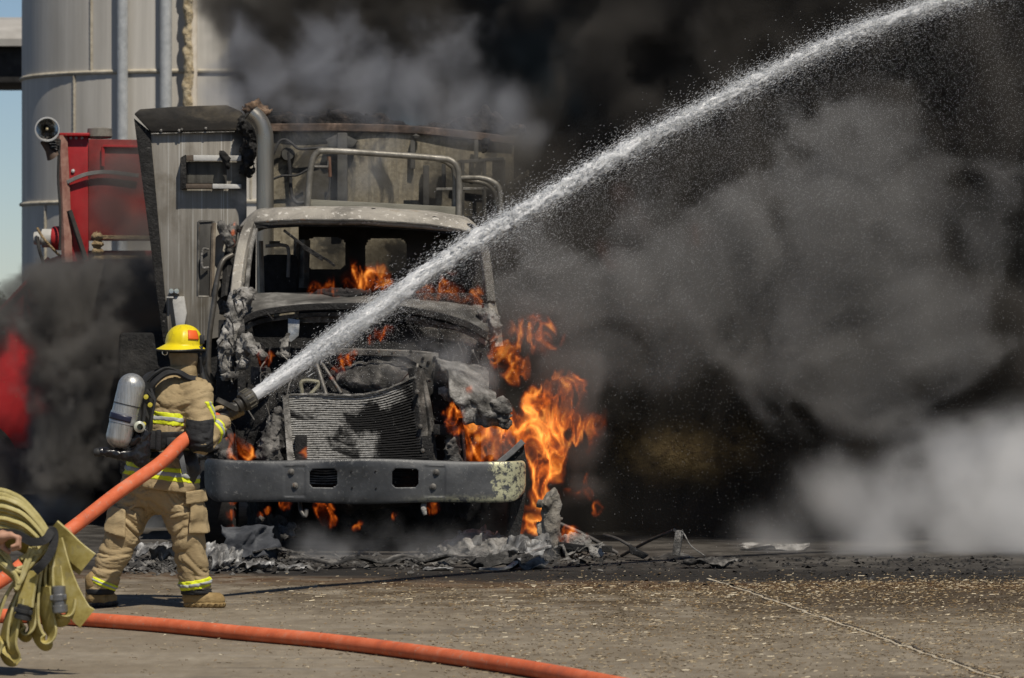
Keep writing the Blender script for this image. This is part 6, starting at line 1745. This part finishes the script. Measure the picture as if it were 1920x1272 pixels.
# ---- the main black cloud behind and right of the truck
KY = 36.5
edge_poly = xz([(395, 30), (430, 130), (470, 200), (500, 290), (700, 310), (850, 310), (940, 310), (965, 340), (950, 420), (935, 520), (930, 620), (930, 700), (945, 760), (960, 860), (970, 960), (980, 1010), (985, 1100), (2500, 1100), (2500, -700), (300, -700)], KY)
def dark_d(g):
    x, y, z = g[..., 0], g[..., 1], g[..., 2]
    # leave a thinner hole through which the hay can be made out
    s_ = poly_sd(x[:, 0, :], z[:, 0, :], edge_poly)[:, None, :] + 0 * y
    n = billow(g, .75, 3)
    f = s_ / .7 + n * 1.1
    near = 34.7 + .9 * fbm(g * .55, 3, 20) - .6 * n + 2.1 * sstep(1.9, -.9, x + .5 * n) * sstep(2.3, 3.5, z + .3 * n)
    d = sstep(0, .3, f) * sstep(0, .3, y - near)
    hc0 = W(1290, 850, KY)
    hole = np.exp(-(((x - hc0.x) / .78 + .35 * n) ** 2 + ((z - hc0.z + .05) / .52 + .3 * fbm(g * 1.6, 3, 33)) ** 2) ** 1.2)
    d = d * (1 - hole * (.925 + .06 * sstep(.3, -.3, n)))
    d = d * sstep(0, .5, 37.9 + 1.2 * sstep(1.6, -.4, x) - y)
    return d * (.4 + .6 * sstep(-.3, .3, n))
fog('dark_smoke', (-3.0, 33.8, 0), (6.4, 39.2, 6.0), .062, dark_d, smoke_m('black_smoke', (.135, .126, .116), 4.0),
    'vast black smoke cloud filling the right side behind the truck', 'smoke')
# ---- paler billows rolling in front of it
def grey_d(g):
    L_ = [(960, 560, 33.5, 60, .4, .8), (1000, 600, 33.3, 75, .4, 1), (1080, 570, 33.3, 95, .45, 1), (1190, 560, 33.4, 110, .5, 1), (1300, 520, 33.4, 130, .5, 1), (1420, 470, 33.5, 140, .5, 1), (1540, 430, 33.5, 150, .5, 1), (1680, 420, 33.6, 150, .5, .9), (1150, 650, 33.4, 90, .4, .9), (1290, 640, 33.5, 120, .4, .8), (1480, 600, 33.5, 170, .5, .8), (1720, 570, 33.6, 160, .5, .8), (1020, 470, 33.6, 80, .4, .7), (1600, 320, 33.6, 140, .4, .7), (1080, 690, 33.2, 70, .4, .8), (1850, 450, 33.6, 120, .4, .6), (1600, 740, 33.6, 130, .4, .6), (1150, 400, 33.7, 90, .3, .5)]
    f = blobs(g, L_) + billow(g, .95, 61) * .95
    return sstep(.05, .45, f) * .8
fog('grey_smoke', (-.3, 32.7, .8), (5.2, 34.3, 3.6), .036, grey_d, smoke_m('grey_smoke', (.38, .372, .36), 2.6), 'paler grey smoke billows rolling right from the truck cab', 'smoke')
# ---- bluish wisps over the load
def top_d(g):
    L_ = [(430, 175, 35.9, 60, .4, 1), (500, 150, 35.9, 80, .4, 1), (590, 130, 35.9, 90, .45, 1), (680, 150, 35.9, 90, .45, 1), (780, 170, 35.9, 90, .45, 1), (880, 180, 35.9, 80, .4, .9), (950, 200, 35.9, 50, .4, .7), (620, 70, 36, 70, .4, .8), (460, 90, 36.1, 70, .4, .75), (840, 110, 36.1, 90, .4, .6), (410, 130, 35.9, 45, .3, .7), (400, 180, 35.8, 40, .3, .8), (560, 225, 35.5, 60, .22, .75), (680, 235, 35.5, 60, .22, .6), (860, 225, 35.5, 65, .22, .8), (950, 235, 35.5, 60, .22, .9), (990, 260, 35.6, 50, .25, .7)]
    f = blobs(g, L_) + billow(g, 1.6, 71) * 1.0 - .1
    return sstep(0, .8, f)
fog('pale_smoke', (-2.75, 35.15, 3.0), (.45, 36.7, 4.5), .04, top_d, smoke_m('blue_grey_smoke', (.54, .555, .60), 1.9), 'pale bluish smoke curling off the charred load', 'smoke')
# ---- dark smoke at the left in front of the red wagon
lp_ = xz([(-90, 640), (20, 540), (70, 500), (150, 490), (300, 480), (420, 520), (430, 930), (250, 920), (130, 900), (160, 935), (-120, 935), (-120, 845), (40, 835), (62, 780), (45, 720), (62, 650), (10, 600), (-60, 700)], 36.6)
def left_d(g):
    x, y, z = g[..., 0], g[..., 1], g[..., 2]
    s_ = poly_sd(x[:, 0, :], z[:, 0, :], lp_)[:, None, :] + 0 * y
    n = billow(g, 1.5, 81)
    f = s_ / .3 + n * .9 - .1
    near = 36.2 + .8 * fbm(g * 1.9, 4, 27) - 1.1 * n
    d = sstep(0, .22, f) * sstep(0, .25, y - near) * (.2 + .8 * sstep(-.1, .3, n))
    up = blobs(g, [(235, 330, 37.6, 75, .5, 1), (215, 400, 37.6, 70, .5, 1), (260, 440, 37.4, 70, .5, 1), (270, 270, 37.6, 50, .4, .8)]) + n * .5
    return np.maximum(d, .42 * sstep(0, .8, up))
fog('dark_smoke', (-5.4, 35.4, 0), (-2.3, 38.3, 3.4), .045, left_d, smoke_m('sooty_smoke', (.25, .238, .222), 6.0), 'dark smoke rolling in front of the red wagon at left', 'smoke')
# ---- white steam at the right
def steam_d(g):
    L_ = [(1480, 1010, 32.8, 110, .6, .8), (1580, 960, 32.8, 110, .7, 1), (1700, 950, 32.8, 130, .8, 1), (1800, 900, 32.8, 120, .8, 1), (1900, 860, 32.8, 120, .8, 1), (1900, 980, 32.7, 160, .9, 1), (2020, 900, 32.8, 160, .8, 1), (1650, 1020, 32.6, 130, .8, 1), (1790, 1020, 32.6, 140, .8, 1), (2100, 1000, 32.8, 160, .8, 1)]
    f = blobs(g, L_) + billow(g, 1.1, 91) * .7
    return sstep(-.1, 1.2, f) * np.clip(.35 + .65 * sstep(1.6, 4.2, g[..., 0]), 0, 1)
fog('white_steam', (1.5, 31.5, 0), (5.6, 34.0, 1.7), .05, steam_d, smoke_m('steam', (.985, .98, .97), 3.0), 'white steam drifting low over the yard at right', 'steam')
# ---- low wisps round the truck
def wisp_d(g):
    L_ = [(850, 680, 32.3, 60, .25, 1), (900, 700, 32.3, 55, .25, .8), (790, 650, 32.4, 40, .2, .7), (760, 690, 32.5, 50, .2, .55), (880, 640, 32.5, 45, .2, .6),
          ]
    for k in range(16): L_.append((560 + 32 * k, 1040 - 14 * math.sin(k * 1.7), 31.7 + .2 * math.cos(k * 2.3), 62, .4, .5 + .25 * math.sin(k * .9)))
    f = blobs(g, L_) + billow(g, 1.9, 101) * .85 - .1
    z = g[..., 2]
    return sstep(0, .9, f) * np.where(z < .75, np.exp(-z / .22) * 1.1, 1)
fog('thin_smoke', (-1.7, 31.2, 0), (.35, 32.9, 1.8), .035, wisp_d, smoke_m('thin_grey', (.60, .60, .60), 2.6), 'thin grey smoke round the radiator and under the bumper', 'smoke')
def wisp2_d(g):
    L_ = [(110, 935, 36.9, 60, .4, 1), (80, 960, 36.9, 45, .4, .8), (150, 950, 36.8, 40, .4, .7), (280, 985, 36.0, 45, .4, .6)]
    f = blobs(g, L_) + billow(g, 2.2, 111) * .7 - .05
    return sstep(0, .9, f)
fog('thin_smoke', (-4.4, 35.4, 0), (-2.7, 37.3, .75), .04, wisp2_d, smoke_m('thin_white', (.72, .73, .74), 2.6), 'thin white smoke low on the ground at far left', 'smoke')
def wisp3_d(g):
    L_ = [(690, 330, 35.4, 75, .25, 1), (640, 370, 35.4, 60, .2, .8), (560, 390, 35.4, 50, .2, .7), (720, 280, 35.5, 60, .2, .8), (460, 380, 35.4, 35, .2, .5), (620, 270, 35.5, 60, .2, .7), (790, 340, 35.4, 60, .2, .7)]
    f = blobs(g, L_) + billow(g, 2.2, 121) * .7 - .1
    return sstep(0, .9, f)
fog('thin_smoke', (-2.4, 35.1, 2.5), (-.8, 35.75, 3.4), .035, wisp3_d, smoke_m('thin_blue', (.62, .65, .70), 1.6), 'thin bluish smoke drifting between cab and mixer box', 'smoke')

def veil_d(g):
    L_ = [(930, 330, 35.2, 70, .3, .9), (985, 400, 35.2, 70, .3, .9), (870, 300, 35.2, 60, .3, .6), (960, 270, 35.2, 60, .3, .9), (800, 340, 35.2, 70, .3, .5), (990, 500, 35.0, 60, .3, .8)]
    f = blobs(g, L_) + billow(g, 1.9, 131) * .8 - .05
    return sstep(0, .9, f)
fog('thin_smoke', (-1.0, 34.9, 2.1), (.5, 35.55, 3.5), .035, veil_d, smoke_m('thin_brown', (.30, .285, .26), 3.2), 'brownish smoke veiling the right edge of the mixer box', 'smoke')
def cabin_d(g):  # smoke in the cab, also added to darken the rear windows like shade
    L_ = [(620, 470, 34.4, 75, .35, .7), (720, 480, 34.4, 80, .35, .9), (800, 470, 34.3, 90, .4, 1), (870, 500, 34.2, 70, .4, 1), (560, 500, 34.4, 60, .3, .6), (760, 530, 34.0, 80, .4, .8)]
    return sstep(0, .9, blobs(g, L_) + billow(g, 2.0, 151) * .7)
fog('thin_smoke', (-2.0, 33.5, 1.9), (-.2, 34.9, 2.55), .04, cabin_d, smoke_m('cab_smoke_and_shade', (.20, .185, .17), 3.0), 'dark smoke inside the cab, also added to shade the rear windows', 'smoke')
def veil2_d(g):
    L_ = [(1040, 690, 32.25, 75, .25, .9), (1000, 650, 32.3, 60, .25, .8), (1085, 760, 32.3, 60, .25, .8), (1100, 840, 32.3, 60, .25, .8), (950, 600, 32.6, 60, .25, .8), (930, 500, 32.7, 50, .2, .7), (900, 460, 32.9, 40, .2, .5), (1090, 920, 32.3, 50, .25, .6)]
    f = blobs(g, L_) + billow(g, 2.0, 141) * .8 - .05
    return sstep(0, .9, f)
fog('thin_smoke', (-.5, 31.95, .35), (.9, 33.1, 2.5), .035, veil2_d, smoke_m('thin_dark', (.24, .225, .21), 4.0), 'brown smoke curling in front of the tall flames', 'smoke')
# ---- flames
def flame_d(L_, seed, fr=3.2, soft=.55, stretch=.55):
    def f(g):
        m = blobs(g, L_)
        q = g * np.array([1, .30, stretch], np.float32)
        w = np.stack([perlin(q * fr * .8, seed), 0 * m, perlin(q * fr * .8, seed + 2)], -1)
        q2 = q + w * (.40 / fr)
        w2 = np.stack([perlin(q2 * fr * 2.3, seed + 5), 0 * m, perlin(q2 * fr * 2.3, seed + 7)], -1)
        q2 = q2 + w2 * (.20 / fr)
        n1 = perlin(q2 * fr * 1.25, seed + 11); n2 = perlin(q2 * fr * 2.9, seed + 13)
        r1 = np.clip(1 - np.abs(n1) * 2.6, 0, 1); r2 = np.clip(1 - np.abs(n2) * 2.4, 0, 1)
        edge = m * 1.25 + .85 * n1 + .5 * n2 - .12
        body_ = sstep(-.05, .35, edge)
        n3 = perlin(q2 * fr * 6.5, seed + 19)
        r3 = np.clip(1 - np.abs(n3) * 2.4, 0, 1)
        fil = r1 ** 5 * .62 + r2 ** 5 * .55 + (r1 * r2) ** 2 * .45 + r3 ** 4 * .28 * (r1 + r2)
        return np.clip(body_ * (.10 * soft + fil), 0, 1)
    return f
def fire(L_, seed, label, vox=.014, k=26, fr=3.2, pad=1.25, hot=1.0, soft=.55, stretch=.55):
    lo = np.array([1e9] * 3); hi = -lo
    for px, py, Y, rp, ry_, s_ in L_:
        c = W(px, py, Y); r = rp * Y / FPX * pad
        lo = np.minimum(lo, [c.x - r, Y - ry_ * pad, c.z - r]); hi = np.maximum(hi, [c.x + r, Y + ry_ * pad, c.z + r])
    lo[2] = max(lo[2], .03)
    return fog('flames', lo, hi, (vox, vox * 2.5, vox), flame_d(L_, seed, fr, soft, stretch), fire_m('flame_light', k, hot), label, 'flames')
fire([(1000, 985, 32.48, 30, .16, 1), (1010, 930, 32.48, 42, .18, 1), (1020, 880, 32.48, 48, .2, 1.0), (1020, 830, 32.48, 58, .22, 1.1), (1005, 790, 32.48, 68, .24, 1.1), (960, 800, 32.55, 60, .2, 1), (910, 830, 32.55, 45, .18, .9), (1035, 750, 32.55, 55, .2, .9), (1060, 725, 32.55, 45, .18, .8), (1065, 810, 32.65, 55, .18, .65), (1092, 800, 32.9, 40, .15, .5), (1055, 870, 32.65, 45, .15, .6), (1075, 900, 32.65, 30, .12, .5), (900, 800, 32.6, 40, .15, .7)],
     3, 'tall orange flames leaping up beside the right end of the bumper', .0105, 8.5, 5.2)
fire([(960, 690, 32.9, 40, .12, .8), (940, 660, 32.9, 38, .12, .8), (985, 630, 32.9, 40, .12, .8), (1030, 625, 33.0, 35, .12, .6), (935, 690, 32.8, 25, .1, .8)], 23, 'ragged upper flames in the smoke right of the cab', .011, 8, 6)
fire([(850, 775, 32.2, 24, .1, 1), (856, 800, 32.2, 20, .1, .9), (885, 735, 32.2, 16, .06, .5)], 43, 'small flames between radiator and slumped bonnet skin', .009, 16, 8)
fire([(660, 530, 33.25, 38, .14, 1), (700, 515, 33.3, 34, .14, .9), (630, 545, 33.2, 22, .1, .8), (590, 545, 33.2, 18, .1, .6), (730, 535, 33.3, 24, .1, .7)], 53, 'flames over the dashboard behind the windscreen opening', .012, 8, 7)
fire([(840, 545, 33.3, 40, .14, 1), (880, 560, 33.3, 34, .14, .9), (800, 550, 33.3, 28, .12, .8)], 63, 'dull flames at the right side inside the cab', .013, 5, 7)
fire([(713, 628, 32.55, 16, .06, 1.1), (728, 618, 32.55, 11, .05, 1), (697, 640, 32.55, 12, .05, 1)], 73, 'detached flame lick above the cross beam', .008, 22, 7)
fire([(650, 675, 32.5, 18, .07, 1.1), (636, 695, 32.5, 14, .06, 1), (664, 660, 32.5, 10, .05, 1), (624, 706, 32.5, 10, .05, .9)], 83, 'flame licking up under the cross beam', .009, 18, 6)
fire([(445, 845, 32.15, 24, .1, 1), (466, 850, 32.1, 20, .09, 1), (432, 822, 32.15, 13, .07, 1), (480, 853, 32.1, 12, .06, .8)], 93, 'small flames on top of the left end of the bumper', .010, 13, 5)
fire([(610, 955, 32.35, 24, .09, 1.1), (618, 975, 32.35, 18, .08, 1), (598, 946, 32.35, 15, .07, 1)], 103, 'flames hanging under the middle of the bumper', .010, 15, 5)
fire([(497, 672, 32.55, 20, .08, 1), (508, 668, 32.55, 14, .06, .9)], 113, 'glowing fire low in the engine bay left', .010, 9, 6)
fire([(434, 965, 32.5, 12, .06, 1), (434, 995, 32.5, 12, .06, 1), (436, 940, 32.5, 10, .05, .9)], 123, 'narrow flame beside the left front tyre', .009, 16, 6)
fire([(533, 945, 32.4, 14, .06, 1), (500, 958, 32.4, 12, .05, .9), (488, 966, 32.4, 8, .04, .9)], 133, 'little flames under the bumper left of the tow hook', .008, 17, 7)
fire([(667, 990, 32.4, 11, .05, 1), (675, 980, 32.4, 8, .04, .9), (740, 966, 32.5, 12, .05, .8)], 143, 'tiny flames low under the engine', .008, 17, 7)
fire([(812, 953, 32.3, 14, .06, 1), (802, 960, 32.3, 10, .05, .9)], 153, 'little flames behind the right tow hook', .008, 17, 7)
fire([(1070, 1005, 31.95, 26, .1, 1), (1090, 1010, 31.95, 16, .07, .8), (1055, 1008, 31.95, 14, .07, .8)], 163, 'low flames on the ash lump right of the charred stump', .010, 14, 6)
fire([(552, 1052, 31.3, 12, .05, .8), (540, 1056, 31.3, 10, .04, .8)], 173, 'small flame on the ground left of the buckled strip', .008, 18, 7)
fire([(439, 436, 33.6, 9, .05, 1.1), (438, 455, 33.6, 9, .05, 1), (441, 420, 33.6, 7, .04, .9)], 183, 'narrow flame beside the mirror bracket', .008, 28, 7)
fire([(570, 850, 32.2, 14, .06, .8), (575, 842, 32.2, 10, .05, .8)], 193, 'small flame at the lower left corner of the radiator', .009, 14, 6)
fire([(1200, 420, 34.9, 90, .35, .8), (1310, 440, 34.9, 70, .3, .9), (1160, 470, 34.9, 60, .3, .7)], 203, 'dull red fire glow deep in the smoke', .04, .7, 1.2, soft=3.0)
fire([(1118, 950, 33.4, 14, .08, .8), (1116, 962, 33.4, 10, .06, .8)], 213, 'faint flame in the dark smoke right of the stump', .01, 12, 5)
print('script seconds', round(time.time() - T0, 1))
